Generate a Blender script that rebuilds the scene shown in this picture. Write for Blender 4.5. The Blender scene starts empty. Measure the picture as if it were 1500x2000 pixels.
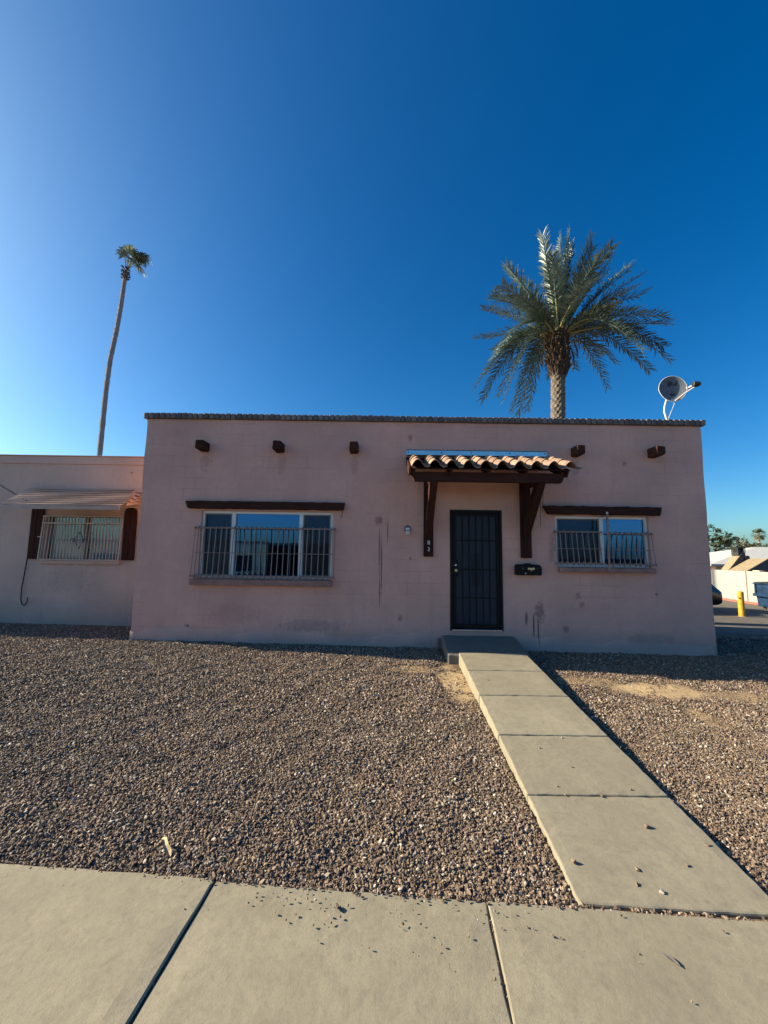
import bpy, math, random
import numpy as np
from mathutils import Vector, Matrix, Euler, noise as mnoise

sc = bpy.context.scene
R = math.radians
rnd = random.Random(7)

# ------------------------------------------------------------------ camera
cam_d = bpy.data.cameras.new('camera')
cam = bpy.data.objects.new('camera', cam_d)
sc.collection.objects.link(cam)
cam_d.sensor_fit = 'HORIZONTAL'
cam_d.sensor_width = 36.0
cam_d.lens = 751.0 / 1500.0 * 36.0
cam_d.clip_start = 0.05
cam_d.clip_end = 3000
cam.location = (0, 0, 1.74)
cam.rotation_mode = 'QUATERNION'
cam.rotation_quaternion = (Euler((R(95.8), 0, 0)).to_quaternion() @ Euler((0, 0, R(0.8))).to_quaternion())
sc.camera = cam

# ------------------------------------------------------------------ sky, sun, exposure
SUN_EL, SUN_AZ = R(25.2), R(8.3)          # azimuth: behind the facade plane, from the left
SDIR = Vector((-math.cos(SUN_AZ) * math.cos(SUN_EL), math.sin(SUN_AZ) * math.cos(SUN_EL), math.sin(SUN_EL)))
w = bpy.data.worlds.new('World'); sc.world = w; w.use_nodes = True
wn = w.node_tree; wn.nodes.clear()
sky = wn.nodes.new('ShaderNodeTexSky'); sky.sky_type = 'NISHITA'; sky.sun_disc = False
sky.sun_elevation = SUN_EL; sky.sun_rotation = math.atan2(SDIR.x, SDIR.y)
sky.altitude = 1500; sky.air_density = 1.0; sky.dust_density = 5.0; sky.ozone_density = 2.0
hs = wn.nodes.new('ShaderNodeHueSaturation'); hs.inputs['Saturation'].default_value = 1.46; hs.inputs['Hue'].default_value = .5
bg = wn.nodes.new('ShaderNodeBackground'); bg.inputs['Strength'].default_value = 0.0725
wo = wn.nodes.new('ShaderNodeOutputWorld')
wn.links.new(sky.outputs[0], hs.inputs['Color']); wt = wn.nodes.new('ShaderNodeMix'); wt.data_type = 'RGBA'; wt.blend_type = 'MULTIPLY'; wt.inputs[0].default_value = 1.; wt.inputs[7].default_value = (.64, .93, 1.0, 1)
wn.links.new(hs.outputs[0], wt.inputs[6]); wn.links.new(wt.outputs[2], bg.inputs[0]); wn.links.new(bg.outputs[0], wo.inputs[0])
sl = bpy.data.lights.new('sun', 'SUN'); sl.energy = 5.0; sl.angle = R(0.53); sl.color = (1.0, 0.865, 0.62)
so = bpy.data.objects.new('sun', sl); sc.collection.objects.link(so)
so.rotation_mode = 'QUATERNION'; so.rotation_quaternion = SDIR.to_track_quat('Z', 'Y')
sc.view_settings.view_transform = 'Standard'; sc.view_settings.look = 'None'
sc.view_settings.exposure = 1.25; sc.view_settings.gamma = 1.0
sc.view_settings.use_curve_mapping = False
sc.render.engine = 'CYCLES'
sc.cycles.use_denoising = True
sc.cycles.max_bounces = 8; sc.cycles.diffuse_bounces = 4; sc.cycles.transparent_max_bounces = 12
sc.cycles.sample_clamp_indirect = 6

# ------------------------------------------------------------------ helpers
COL = sc.collection
WLOC = {}

class MB:
    def __init__(s): s.v = []; s.f = []
    def add(s, vs, fs):
        o = len(s.v); s.v += [tuple(p) for p in vs]; s.f += [tuple(i + o for i in f) for f in fs]; return s
    def box(s, x0, x1, y0, y1, z0, z1):
        return s.add([(x0,y0,z0),(x1,y0,z0),(x1,y1,z0),(x0,y1,z0),(x0,y0,z1),(x1,y0,z1),(x1,y1,z1),(x0,y1,z1)],
                     [(0,3,2,1),(4,5,6,7),(0,1,5,4),(1,2,6,5),(2,3,7,6),(3,0,4,7)])
    def bar(s, a, b, wx, wz, up=(0,0,1)):
        a = Vector(a); b = Vector(b); t = (b - a).normalized(); u = Vector(up)
        x = t.cross(u); x = x.normalized() if x.length > 1e-4 else Vector((1,0,0)); u = x.cross(t)
        vs = []
        for p in (a, b):
            for i, j in ((-1,-1),(1,-1),(1,1),(-1,1)): vs.append(p + x * (wx/2*i) + u * (wz/2*j))
        return s.add(vs, [(0,1,2,3),(7,6,5,4),(0,4,5,1),(1,5,6,2),(2,6,7,3),(3,7,4,0)])
    def tube(s, path, r, seg=6, cap=True):
        P = [Vector(p) for p in path]; n = len(P); rr = r if isinstance(r, (list, tuple)) else [r] * n
        vs = []; fs = []; prev = None
        for i, p in enumerate(P):
            t = (P[min(i+1, n-1)] - P[max(i-1, 0)]).normalized()
            if prev is None:
                u = t.cross(Vector((0,0,1)))
                if u.length < .05: u = t.cross(Vector((1,0,0)))
            else: u = prev - t * prev.dot(t)
            u.normalize(); prev = u; q = t.cross(u)
            for k in range(seg):
                a = 2 * math.pi * k / seg; vs.append(p + (u * math.cos(a) + q * math.sin(a)) * rr[i])
        for i in range(n - 1):
            for k in range(seg):
                k2 = (k + 1) % seg; fs.append((i*seg+k, i*seg+k2, (i+1)*seg+k2, (i+1)*seg+k))
        if cap: fs.append(tuple(range(seg))[::-1]); fs.append(tuple((n-1)*seg + k for k in range(seg)))
        return s.add(vs, fs)
    def lathe(s, prof, c=(0,0,0), seg=20, axis='z'):
        vs = []; fs = []; n = len(prof)
        for (r, h) in prof:
            for k in range(seg):
                a = 2*math.pi*k/seg; x, y = r*math.cos(a), r*math.sin(a)
                p = (x, y, h) if axis == 'z' else ((x, h, y) if axis == 'y' else (h, x, y))
                vs.append((p[0]+c[0], p[1]+c[1], p[2]+c[2]))
        for i in range(n-1):
            for k in range(seg):
                k2 = (k+1) % seg; fs.append((i*seg+k, i*seg+k2, (i+1)*seg+k2, (i+1)*seg+k))
        fs.append(tuple(range(seg))[::-1]); fs.append(tuple((n-1)*seg+k for k in range(seg)))
        return s.add(vs, fs)
    def prism(s, poly, d0, d1, axis='y'):
        """poly in the plane across axis, extruded from d0 to d1"""
        n = len(poly); vs = []
        for d in (d0, d1):
            for a, b in poly: vs.append((a, d, b) if axis == 'y' else ((d, a, b) if axis == 'x' else (a, b, d)))
        fs = [tuple(range(n)), tuple(range(2*n-1, n-1, -1))]
        for i in range(n): j = (i+1) % n; fs.append((i, i+n, j+n, j))
        return s.add(vs, fs)
    def mesh(s, name, origin=(0,0,0), smooth=False):
        m = bpy.data.meshes.new(name); o = Vector(origin)
        m.from_pydata([tuple(Vector(p) - o) for p in s.v], [], s.f); m.validate()
        if smooth: m.polygons.foreach_set('use_smooth', [True] * len(m.polygons))
        m.update(); return m
    def build(s, name, mat, parent=None, smooth=False, bevel=0.0, origin=None, seg=2, fix=True):
        if origin is None:
            a = np.array(s.v); lo, hi = a.min(0), a.max(0); origin = ((lo[0]+hi[0])/2, (lo[1]+hi[1])/2, lo[2])
        me = s.mesh(name, origin, smooth)
        if fix:
            import bmesh
            bm = bmesh.new(); bm.from_mesh(me); bmesh.ops.recalc_face_normals(bm, faces=bm.faces); bm.to_mesh(me); bm.free()
        if mat: me.materials.append(mat)
        return place(name, me, origin, parent, bevel, seg)

def place(name, me, loc, parent=None, bevel=0.0, seg=2, rot=None):
    o = bpy.data.objects.new(name, me); COL.objects.link(o)
    p = Vector(loc)
    if parent is not None: o.parent = parent; o.location = p - WLOC[parent.name]
    else: o.location = p
    if rot is not None: o.rotation_euler = rot
    WLOC[o.name] = p.copy()
    if bevel:
        b = o.modifiers.new('bevel', 'BEVEL'); b.width = bevel; b.segments = seg; b.limit_method = 'ANGLE'; b.angle_limit = R(40)
    return o

def thing(name, label, cat, loc, group=None):
    o = bpy.data.objects.new(name, None); COL.objects.link(o); o.location = loc; o.empty_display_size = .2
    WLOC[o.name] = Vector(loc); return tag(o, label, cat, group)

def tag(o, label=None, cat=None, group=None, kind=None):
    if label: o['label'] = label
    if cat: o['category'] = cat
    if group: o['group'] = group
    if kind: o['kind'] = kind
    return o

# ------------------------------------------------------------------ materials
def nd(nt, t, **kw):
    n = nt.nodes.new(t)
    for k, v in kw.items():
        if k == 'inp':
            for a, b in v.items(): n.inputs[a].default_value = b
        else: setattr(n, k, v)
    return n

def new_mat(name):
    m = bpy.data.materials.new(name); m.use_nodes = True; nt = m.node_tree; nt.nodes.clear()
    out = nd(nt, 'ShaderNodeOutputMaterial'); b = nd(nt, 'ShaderNodeBsdfPrincipled')
    nt.links.new(b.outputs[0], out.inputs[0]); return m, nt, b, out

def math_n(nt, op, a, b=None, c=None):
    n = nd(nt, 'ShaderNodeMath', operation=op)
    for i, x in enumerate((a, b, c)):
        if x is None: continue
        if isinstance(x, (int, float)): n.inputs[i].default_value = x
        else: nt.links.new(x, n.inputs[i])
    return n.outputs[0]

def mix_c(nt, fac, a, b, blend='MIX'):
    n = nd(nt, 'ShaderNodeMix', data_type='RGBA', blend_type=blend)
    for i, x in ((0, fac), (6, a), (7, b)):
        if isinstance(x, (int, float)): n.inputs[i].default_value = x
        elif isinstance(x, tuple): n.inputs[i].default_value = (*x[:3], 1)
        else: nt.links.new(x, n.inputs[i])
    return n.outputs[2]

def noise(nt, vec, scale, detail=4, rough=.55):
    n = nd(nt, 'ShaderNodeTexNoise', inp={'Scale': scale, 'Detail': detail, 'Roughness': rough})
    nt.links.new(vec, n.inputs['Vector']); return n.outputs[0]

def ramp(nt, fac, stops, interp='LINEAR'):
    n = nd(nt, 'ShaderNodeValToRGB'); cr = n.color_ramp; cr.interpolation = interp
    while len(cr.elements) < len(stops): cr.elements.new(0.5)
    for e, (p, c) in zip(cr.elements, stops):
        e.position = p; e.color = (*c, 1) if isinstance(c, tuple) else (c, c, c, 1)
    nt.links.new(fac, n.inputs[0]); return n.outputs[0]

def bump_n(nt, h, strength, dist, prev=None):
    n = nd(nt, 'ShaderNodeBump', inp={'Strength': strength, 'Distance': dist})
    nt.links.new(h, n.inputs['Height'])
    if prev is not None: nt.links.new(prev, n.inputs['Normal'])
    return n.outputs[0]

def simple(name, col, rough=.6, var=.18, scale=6, bump=0., bscale=60, metal=0., spec=.5, col2=None, stretch=None, rnd_obj=0.):
    m, nt, b, out = new_mat(name)
    tc = nd(nt, 'ShaderNodeTexCoord'); v = tc.outputs['Object']
    if stretch:
        mp = nd(nt, 'ShaderNodeMapping'); mp.inputs['Scale'].default_value = stretch; nt.links.new(v, mp.inputs[0]); v = mp.outputs[0]
    oi = nd(nt, 'ShaderNodeObjectInfo')
    ad = nd(nt, 'ShaderNodeVectorMath', operation='ADD'); nt.links.new(v, ad.inputs[0])
    cx = nd(nt, 'ShaderNodeCombineXYZ'); r10 = math_n(nt, 'MULTIPLY', oi.outputs['Random'], 37.)
    nt.links.new(r10, cx.inputs[0]); nt.links.new(r10, cx.inputs[1]); nt.links.new(cx.outputs[0], ad.inputs[1]); v = ad.outputs[0]
    lo = tuple(c * (1 - var) for c in col); hi = tuple(min(1, c * (1 + var)) for c in (col2 or col))
    f = ramp(nt, noise(nt, v, scale, 6, .6), [(.3, 0.), (.7, 1.)])
    c = mix_c(nt, f, lo, hi)
    if rnd_obj:
        k = math_n(nt, 'MULTIPLY_ADD', oi.outputs['Random'], 2 * rnd_obj, 1 - rnd_obj)
        hv = nd(nt, 'ShaderNodeHueSaturation'); nt.links.new(k, hv.inputs['Value']); nt.links.new(c, hv.inputs['Color']); c = hv.outputs[0]
    nt.links.new(c, b.inputs['Base Color'])
    b.inputs['Roughness'].default_value = rough; b.inputs['Metallic'].default_value = metal
    b.inputs['Specular IOR Level'].default_value = spec
    if bump: nt.links.new(bump_n(nt, noise(nt, v, bscale, 5), bump, .01), b.inputs['Normal'])
    return m

def wall_mat(name, col, stains=(), joints=.5, base_z=.45):
    """painted block wall: faint courses, patchy paint, scuffs at given (x, z, rx, rz, strength, colour)"""
    m, nt, b, out = new_mat(name)
    g = nd(nt, 'ShaderNodeNewGeometry'); sp = nd(nt, 'ShaderNodeSeparateXYZ'); nt.links.new(g.outputs['Position'], sp.inputs[0])
    x, y, z = sp.outputs
    cx = nd(nt, 'ShaderNodeCombineXYZ'); nt.links.new(math_n(nt, 'ADD', x, y), cx.inputs[0]); nt.links.new(z, cx.inputs[1])
    wob = nd(nt, 'ShaderNodeVectorMath', operation='ADD'); nt.links.new(cx.outputs[0], wob.inputs[0])
    nz = nd(nt, 'ShaderNodeTexNoise', inp={'Scale': 7., 'Detail': 2.}); nt.links.new(g.outputs['Position'], nz.inputs['Vector'])
    sc_ = nd(nt, 'ShaderNodeVectorMath', operation='SCALE', inp={'Scale': .012}); nt.links.new(nz.outputs['Color'], sc_.inputs[0]); nt.links.new(sc_.outputs[0], wob.inputs[1])
    br = nd(nt, 'ShaderNodeTexBrick', inp={'Scale': 1., 'Mortar Size': .007, 'Mortar Smooth': .6, 'Brick Width': .4, 'Row Height': .2})
    nt.links.new(wob.outputs[0], br.inputs['Vector'])
    P = g.outputs['Position']
    jm = ramp(nt, noise(nt, P, 1.3, 4), [(.46, .0), (.66, 1.)])
    jf = math_n(nt, 'MULTIPLY', br.outputs['Fac'], jm)
    c = mix_c(nt, ramp(nt, noise(nt, P, .9, 5, .6), [(.3, 0.), (.7, 1.)]), tuple(k * .84 for k in col), tuple(k * 1.10 for k in col))
    c = mix_c(nt, math_n(nt, 'MULTIPLY', ramp(nt, noise(nt, P, 14, 5, .7), [(.42, 0.), (.75, 1.)]), .34), c, tuple(k * .78 for k in col))
    c = mix_c(nt, math_n(nt, 'MULTIPLY', jf, joints), c, tuple(k * .6 for k in col))
    # fine pits and specks
    sp2 = ramp(nt, noise(nt, P, 46, 3, .6), [(.70, 0.), (.76, 1.)])
    sp3 = ramp(nt, noise(nt, P, 1.1, 3), [(.5, 0.), (.65, 1.)])
    c = mix_c(nt, math_n(nt, 'MULTIPLY', math_n(nt, 'MULTIPLY', sp2, sp3), .55), c, (.16, .10, .09))
    # vertical wash streaks
    mp = nd(nt, 'ShaderNodeMapping'); mp.inputs['Scale'].default_value = (9, 9, .5); nt.links.new(P, mp.inputs[0])
    st = ramp(nt, noise(nt, mp.outputs[0], 1., 4, .6), [(.55, 0.), (.8, 1.)])
    c = mix_c(nt, math_n(nt, 'MULTIPLY', st, .26), c, tuple(k * .65 for k in col))
    # splashed grey dirt near the foot of the wall, ragged upper edge
    zz = math_n(nt, 'ADD', z, math_n(nt, 'MULTIPLY', math_n(nt, 'SUBTRACT', noise(nt, P, 2.2, 6, .65), .5), .55))
    ft = ramp(nt, math_n(nt, 'DIVIDE', zz, base_z), [(.35, 1.), (1., 0.)])
    c = mix_c(nt, math_n(nt, 'MULTIPLY', ft, .55), c, (.27, .23, .215))
    dn = noise(nt, P, 24, 6, .75)
    for (sx, sz, rx, rz, k, sc2) in stains:
        nx = math_n(nt, 'ADD', x, math_n(nt, 'MULTIPLY', math_n(nt, 'SUBTRACT', noise(nt, mp.outputs[0], 2.2, 3), .5), rx * 1.5))
        ex = math_n(nt, 'POWER', math_n(nt, 'ABSOLUTE', math_n(nt, 'DIVIDE', math_n(nt, 'SUBTRACT', nx, sx), rx)), 2.)
        ez = math_n(nt, 'POWER', math_n(nt, 'ABSOLUTE', math_n(nt, 'DIVIDE', math_n(nt, 'SUBTRACT', z, sz), rz)), 2.)
        d = math_n(nt, 'ADD', math_n(nt, 'ADD', ex, ez), math_n(nt, 'MULTIPLY', math_n(nt, 'SUBTRACT', dn, .5), 5.0 if rx > .03 else 1.6))
        f = ramp(nt, d, [(.25, 1.), (1., 0.)])
        c = mix_c(nt, math_n(nt, 'MULTIPLY', f, k), c, sc2)
    nt.links.new(c, b.inputs['Base Color']); b.inputs['Roughness'].default_value = .85; b.inputs['Specular IOR Level'].default_value = .25
    n1 = bump_n(nt, noise(nt, P, 150, 3), .35, .004)
    n2 = bump_n(nt, noise(nt, P, 22, 5, .6), .35, .012, n1)
    n3 = bump_n(nt, math_n(nt, 'SUBTRACT', 1., math_n(nt, 'MULTIPLY', br.outputs['Fac'], math_n(nt, 'MULTIPLY_ADD', jm, .7, .2))), .35, .006, n2)
    nt.links.new(n3, b.inputs['Normal'])
    return m

def concrete_mat(name, col):
    m, nt, b, out = new_mat(name)
    g = nd(nt, 'ShaderNodeNewGeometry'); P = g.outputs['Position']; oi = nd(nt, 'ShaderNodeObjectInfo')
    k = math_n(nt, 'MULTIPLY_ADD', oi.outputs['Random'], .12, .94)
    c = mix_c(nt, ramp(nt, noise(nt, P, 2.0, 6, .65), [(.3, 0.), (.7, 1.)]), tuple(a * .82 for a in col), tuple(a * 1.12 for a in col))
    c = mix_c(nt, math_n(nt, 'MULTIPLY', ramp(nt, noise(nt, P, 190, 2, .7), [(.35, 0.), (.7, 1.)]), .35), c, tuple(a * .68 for a in col))
    c = mix_c(nt, math_n(nt, 'MULTIPLY', ramp(nt, noise(nt, P, 60, 4, .7), [(.60, 0.), (.75, 1.)]), .30), c, tuple(min(1, a * 1.3) for a in col))
    c = mix_c(nt, math_n(nt, 'MULTIPLY', ramp(nt, noise(nt, P, 5.5, 6, .75), [(.46, 0.), (.70, 1.)]), .62), c, tuple(a * .66 for a in col))
    c = mix_c(nt, math_n(nt, 'MULTIPLY', ramp(nt, noise(nt, P, 22, 5, .75), [(.50, 0.), (.70, 1.)]), .5), c, tuple(a * .68 for a in col))
    c = mix_c(nt, ramp(nt, noise(nt, P, 62, 3, .7), [(.69, 0.), (.75, .8)]), c, (.10, .09, .08))
    c = mix_c(nt, math_n(nt, 'MULTIPLY', ramp(nt, noise(nt, P, 85, 3, .8), [(.40, 0.), (.62, 1.)]), .30), c, tuple(a * .70 for a in col))
    hv = nd(nt, 'ShaderNodeHueSaturation'); nt.links.new(k, hv.inputs['Value']); nt.links.new(c, hv.inputs['Color'])
    nt.links.new(hv.outputs[0], b.inputs['Base Color']); b.inputs['Roughness'].default_value = .82; b.inputs['Specular IOR Level'].default_value = .3
    n1 = bump_n(nt, noise(nt, P, 260, 3, .6), .45, .003)
    n2 = bump_n(nt, noise(nt, P, 16, 5, .6), .3, .01, n1)
    nt.links.new(n2, b.inputs['Normal']); return m

def glass_mat(name, refl=.30, tint=(.55, .6, .62), rc=(.8, .92, 1.)):
    m, nt, b, out = new_mat(name); nt.nodes.remove(b)
    tr = nd(nt, 'ShaderNodeBsdfTransparent'); tr.inputs[0].default_value = (*tint, 1)
    gl = nd(nt, 'ShaderNodeBsdfGlossy'); gl.inputs['Roughness'].default_value = .012; gl.inputs[0].default_value = (*rc, 1)
    lw = nd(nt, 'ShaderNodeLayerWeight', inp={'Blend': .25}); mx = nd(nt, 'ShaderNodeMixShader')
    f = math_n(nt, 'MULTIPLY_ADD', lw.outputs['Fresnel'], .6, refl)
    g = nd(nt, 'ShaderNodeNewGeometry'); nt.links.new(bump_n(nt, noise(nt, g.outputs['Position'], 1.7, 2), .05, .01), gl.inputs['Normal'])
    nt.links.new(f, mx.inputs[0]); nt.links.new(tr.outputs[0], mx.inputs[1]); nt.links.new(gl.outputs[0], mx.inputs[2]); nt.links.new(mx.outputs[0], out.inputs[0])
    return m

def screen_mat(name, col, opac):
    m, nt, b, out = new_mat(name); b.inputs['Base Color'].default_value = (*col, 1); b.inputs['Roughness'].default_value = .7
    tr = nd(nt, 'ShaderNodeBsdfTransparent'); mx = nd(nt, 'ShaderNodeMixShader'); mx.inputs[0].default_value = opac
    nt.links.new(tr.outputs[0], mx.inputs[1]); nt.links.new(b.outputs[0], mx.inputs[2]); nt.links.new(mx.outputs[0], out.inputs[0]); return m

def leaf_mat(name, c1, c2, rough=.45, trans=.25, obj_var=.2):
    m, nt, b, out = new_mat(name); g = nd(nt, 'ShaderNodeNewGeometry'); oi = nd(nt, 'ShaderNodeObjectInfo')
    f = ramp(nt, noise(nt, g.outputs['Position'], 9, 3), [(.35, 0.), (.65, 1.)])
    c = mix_c(nt, f, c1, c2)
    k = math_n(nt, 'MULTIPLY_ADD', oi.outputs['Random'], 2 * obj_var, 1 - obj_var)
    hv = nd(nt, 'ShaderNodeHueSaturation'); nt.links.new(k, hv.inputs['Value']); nt.links.new(c, hv.inputs['Color'])
    nt.links.new(hv.outputs[0], b.inputs['Base Color']); b.inputs['Roughness'].default_value = rough
    tl = nd(nt, 'ShaderNodeBsdfTranslucent'); nt.links.new(hv.outputs[0], tl.inputs[0])
    mx = nd(nt, 'ShaderNodeMixShader'); mx.inputs[0].default_value = trans
    nt.links.new(b.outputs[0], mx.inputs[1]); nt.links.new(tl.outputs[0], mx.inputs[2]); nt.links.new(mx.outputs[0], out.inputs[0]); return m

PINK = (.68, .385, .315)
DARKST = (.13, .085, .08); REDST = (.30, .14, .12); GREYST = (.18, .16, .16)
stains = [(-.085, 2.27, .075, .085, .75, REDST), (-.075, 1.75, .014, .50, .95, DARKST), (-.03, 1.50, .013, .66, .95, DARKST),
          (.07, 2.10, .012, .28, .85, DARKST), (-.06, 1.05, .012, .35, .85, DARKST),
          (2.70, .72, .10, .19, .6, DARKST), (2.60, .50, .02, .25, .9, DARKST), (2.68, .42, .018, .3, .9, DARKST), (2.48, .62, .03, .14, .8, DARKST),
          (3.38, 1.02, .05, .07, .6, REDST), (3.45, .86, .05, .06, .6, REDST), (3.17, .44, .06, .07, .6, DARKST),
          (4.75, 1.06, .03, .03, .7, DARKST), (.455, 3.78, .035, .07, .7, REDST), (2.95, 1.83, .06, .28, .45, GREYST),
          (.47, 1.62, .02, .04, .7, DARKST), (.30, .60, .04, .06, .5, DARKST), (-2.6, .62, .5, .2, .22, REDST),
          (-3.2, 3.30, .10, .20, .35, REDST), (-1.85, 3.28, .09, .22, .3, REDST), (-.54, 3.28, .09, .22, .35, REDST), (3.42, 3.30, .09, .2, .3, GREYST), (-1.2, .45, .6, .12, .4, GREYST), (4.6, .30, .5, .10, .3, GREYST), (4.30, 3.36, .05, .05, .6, DARKST), (-3.35, .42, .05, .03, .7, DARKST)]
M = dict(
    pink=wall_mat('pink_painted_block', PINK, stains),
    wing=wall_mat('pale_pink_stucco', (.60, .425, .355), [(-6.3, 1.1, .5, .3, .25, GREYST), (-5.2, 3.27, .05, .02, .7, DARKST)], joints=.12, base_z=.7),
    sill=simple('worn_sill_paint', (.30, .165, .135), .85, .25, 9, .3, 60),
    brick=simple('grey_brick', (.15, .125, .12), .85, .3, 14, .5, 70, rnd_obj=.3),
    mortar=simple('dark_mortar', (.10, .085, .08), .9, .2, 20, .4),
    wood=simple('dark_brown_stained_wood', (.055, .021, .015), .85, .4, 3, .6, 22, spec=.15, stretch=(1, 9, 9), rnd_obj=.2),
    woodv=simple('dark_brown_post_wood', (.046, .017, .013), .85, .4, 3, .5, 22, spec=.15, stretch=(9, 9, 1), rnd_obj=.15),
    tile=simple('clay_tile', (.235, .140, .098), .85, .35, 9, .3, 80, col2=(.30, .195, .14), rnd_obj=.2),
    metal=simple('galvanised_flashing', (.62, .64, .66), .28, .1, 10, .1, 30, metal=1.),
    white=simple('white_vinyl', (.74, .74, .72), .4, .06, 5),
    grille=simple('pink_painted_iron', (.27, .185, .155), .6, .2, 30, .3, 120),
    pgrille=simple('tan_painted_iron', (.52, .40, .33), .5, .15, 30, .2, 120),
    black=simple('black_painted_steel', (.008, .008, .009), .6, .3, 20, .15, 90, spec=.2),
    mesh=screen_mat('perforated_dark_screen', (.026, .036, .050), .82),
    insect=screen_mat('insect_screen', (.02, .024, .03), .62),
    glass=glass_mat('window_glass', .22, rc=(.17, .46, 1.)),
    glassn=glass_mat('clear_window_glass', .07, (.85, .9, .92)),
    dim=simple('dim_interior', (.20, .18, .16), .9, .1),
    curtain=simple('grey_blue_curtain', (.16, .19, .22), .9, .15, 5),
    blind=simple('pale_vertical_blind', (.60, .62, .62), .7, .06, 5, rnd_obj=.08),
    brass=simple('worn_brass', (.62, .50, .26), .35, .2, 40, metal=.8),
    chrome=simple('steel_lock', (.6, .6, .6), .25, .1, 30, metal=1.),
    roof=simple('grey_roof_felt', (.30, .29, .28), .9, .2, 3, .3, 50),
    step=concrete_mat('shade_toned_step_concrete', (.14, .135, .125)),  # tone darkened below the walkway's to stand in for shade on the step
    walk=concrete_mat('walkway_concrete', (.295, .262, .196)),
    pave=concrete_mat('sidewalk_concrete', (.29, .257, .192)),
    dish=simple('dish_grey', (.115, .135, .165), .6, .08, 6, spec=.2),
    dishw=simple('white_painted_pipe', (.52, .51, .49), .4, .06, 8),
    logo=simple('dark_blue_print', (.02, .025, .05), .5, .1),
    boot=simple('palm_boot', (.065, .040, .026), .9, .45, 9, .6, 40, rnd_obj=.3),
    ptrunk=simple('palm_trunk', (.145, .12, .095), .9, .4, 7, .8, 45),
    ftrunk=simple('fan_palm_trunk', (.27, .235, .22), .9, .25, 5, .6, 30),
    frond=leaf_mat('date_frond', (.048, .085, .068), (.115, .155, .125), .42, .15, .35),
    frondy=leaf_mat('yellowing_frond', (.20, .19, .05), (.28, .25, .08), .45, .25, .2),
    petiole=simple('palm_petiole', (.26, .25, .10), .5, .25, 5, rnd_obj=.25),
    fan=leaf_mat('fan_frond', (.09, .13, .10), (.18, .21, .16), .45, .35, .25),
    fandead=leaf_mat('dead_fan_frond', (.32, .25, .15), (.42, .34, .22), .7, .2, .2),
    leafd=leaf_mat('dark_tree_leaf', (.030, .045, .022), (.060, .078, .035), .5, .2),
    leafl=leaf_mat('olive_tree_leaf', (.075, .085, .035), (.13, .13, .06), .5, .25),
    bark=simple('tree_bark', (.12, .095, .075), .9, .3, 9, .6, 30),
    barkl=simple('pale_bark', (.36, .32, .27), .9, .2, 9, .4, 30),
    yellow=simple('yellow_paint', (.47, .28, .022), .5, .25, 9, .2, 40, col2=(.50, .31, .03)),
    blue=simple('blue_dumpster_paint', (.006, .022, .055), .7, .4, 4, .25, 25, spec=.15, col2=(.010, .032, .075)),
    lid=simple('black_plastic', (.02, .02, .022), .55, .2),
    rust=simple('rusty_steel', (.16, .08, .05), .8, .4, 12, .4),
    cwall=None,
    red=simple('faded_red_paint', (.36, .10, .07), .8, .3, 6, .3),
    asphalt=simple('asphalt', (.115, .10, .083), .9, .25, 3, .5, 90),
    carpaint=simple('black_car_paint', (.012, .013, .015), .18, .1, 5, spec=.7),
    rubber=simple('tyre_rubber', (.02, .02, .02), .8, .2),
    rim=simple('alloy_rim', (.5, .5, .5), .3, .1, metal=1.),
    tail=simple('red_lens', (.35, .01, .01), .15, .1),
    tan=simple('tan_shingle', (.26, .20, .125), .9, .25, 7, .5, 40),
    dkboard_shade=simple('dark_board_and_shade', (.07, .075, .08), .8, .3, 5),  # dark boards, and painted shade for the tan house's far slopes and gables
    wroof=simple('white_coated_roof', (.52, .51, .48), .7, .08, 2),
    awn=simple('tan_aluminium_slat', (.42, .30, .25), .5, .12, 4, .05, 20, rnd_obj=.05),
    cable=simple('black_cable', (.02, .02, .02), .6, .2),
    cream=wall_mat('cream_stucco', (.62, .52, .36), joints=.1),
    dry=simple('dry_leaf', (.40, .29, .16), .7, .25, 30, .2),
    feather=simple('grey_feather', (.10, .09, .085), .8, .3, 40),
    vane=simple('black_iron', (.02, .02, .022), .6, .2),
)
M['cwall'] = wall_mat('whitewashed_block', (.44, .43, .41), joints=.6, base_z=-5.)

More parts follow.
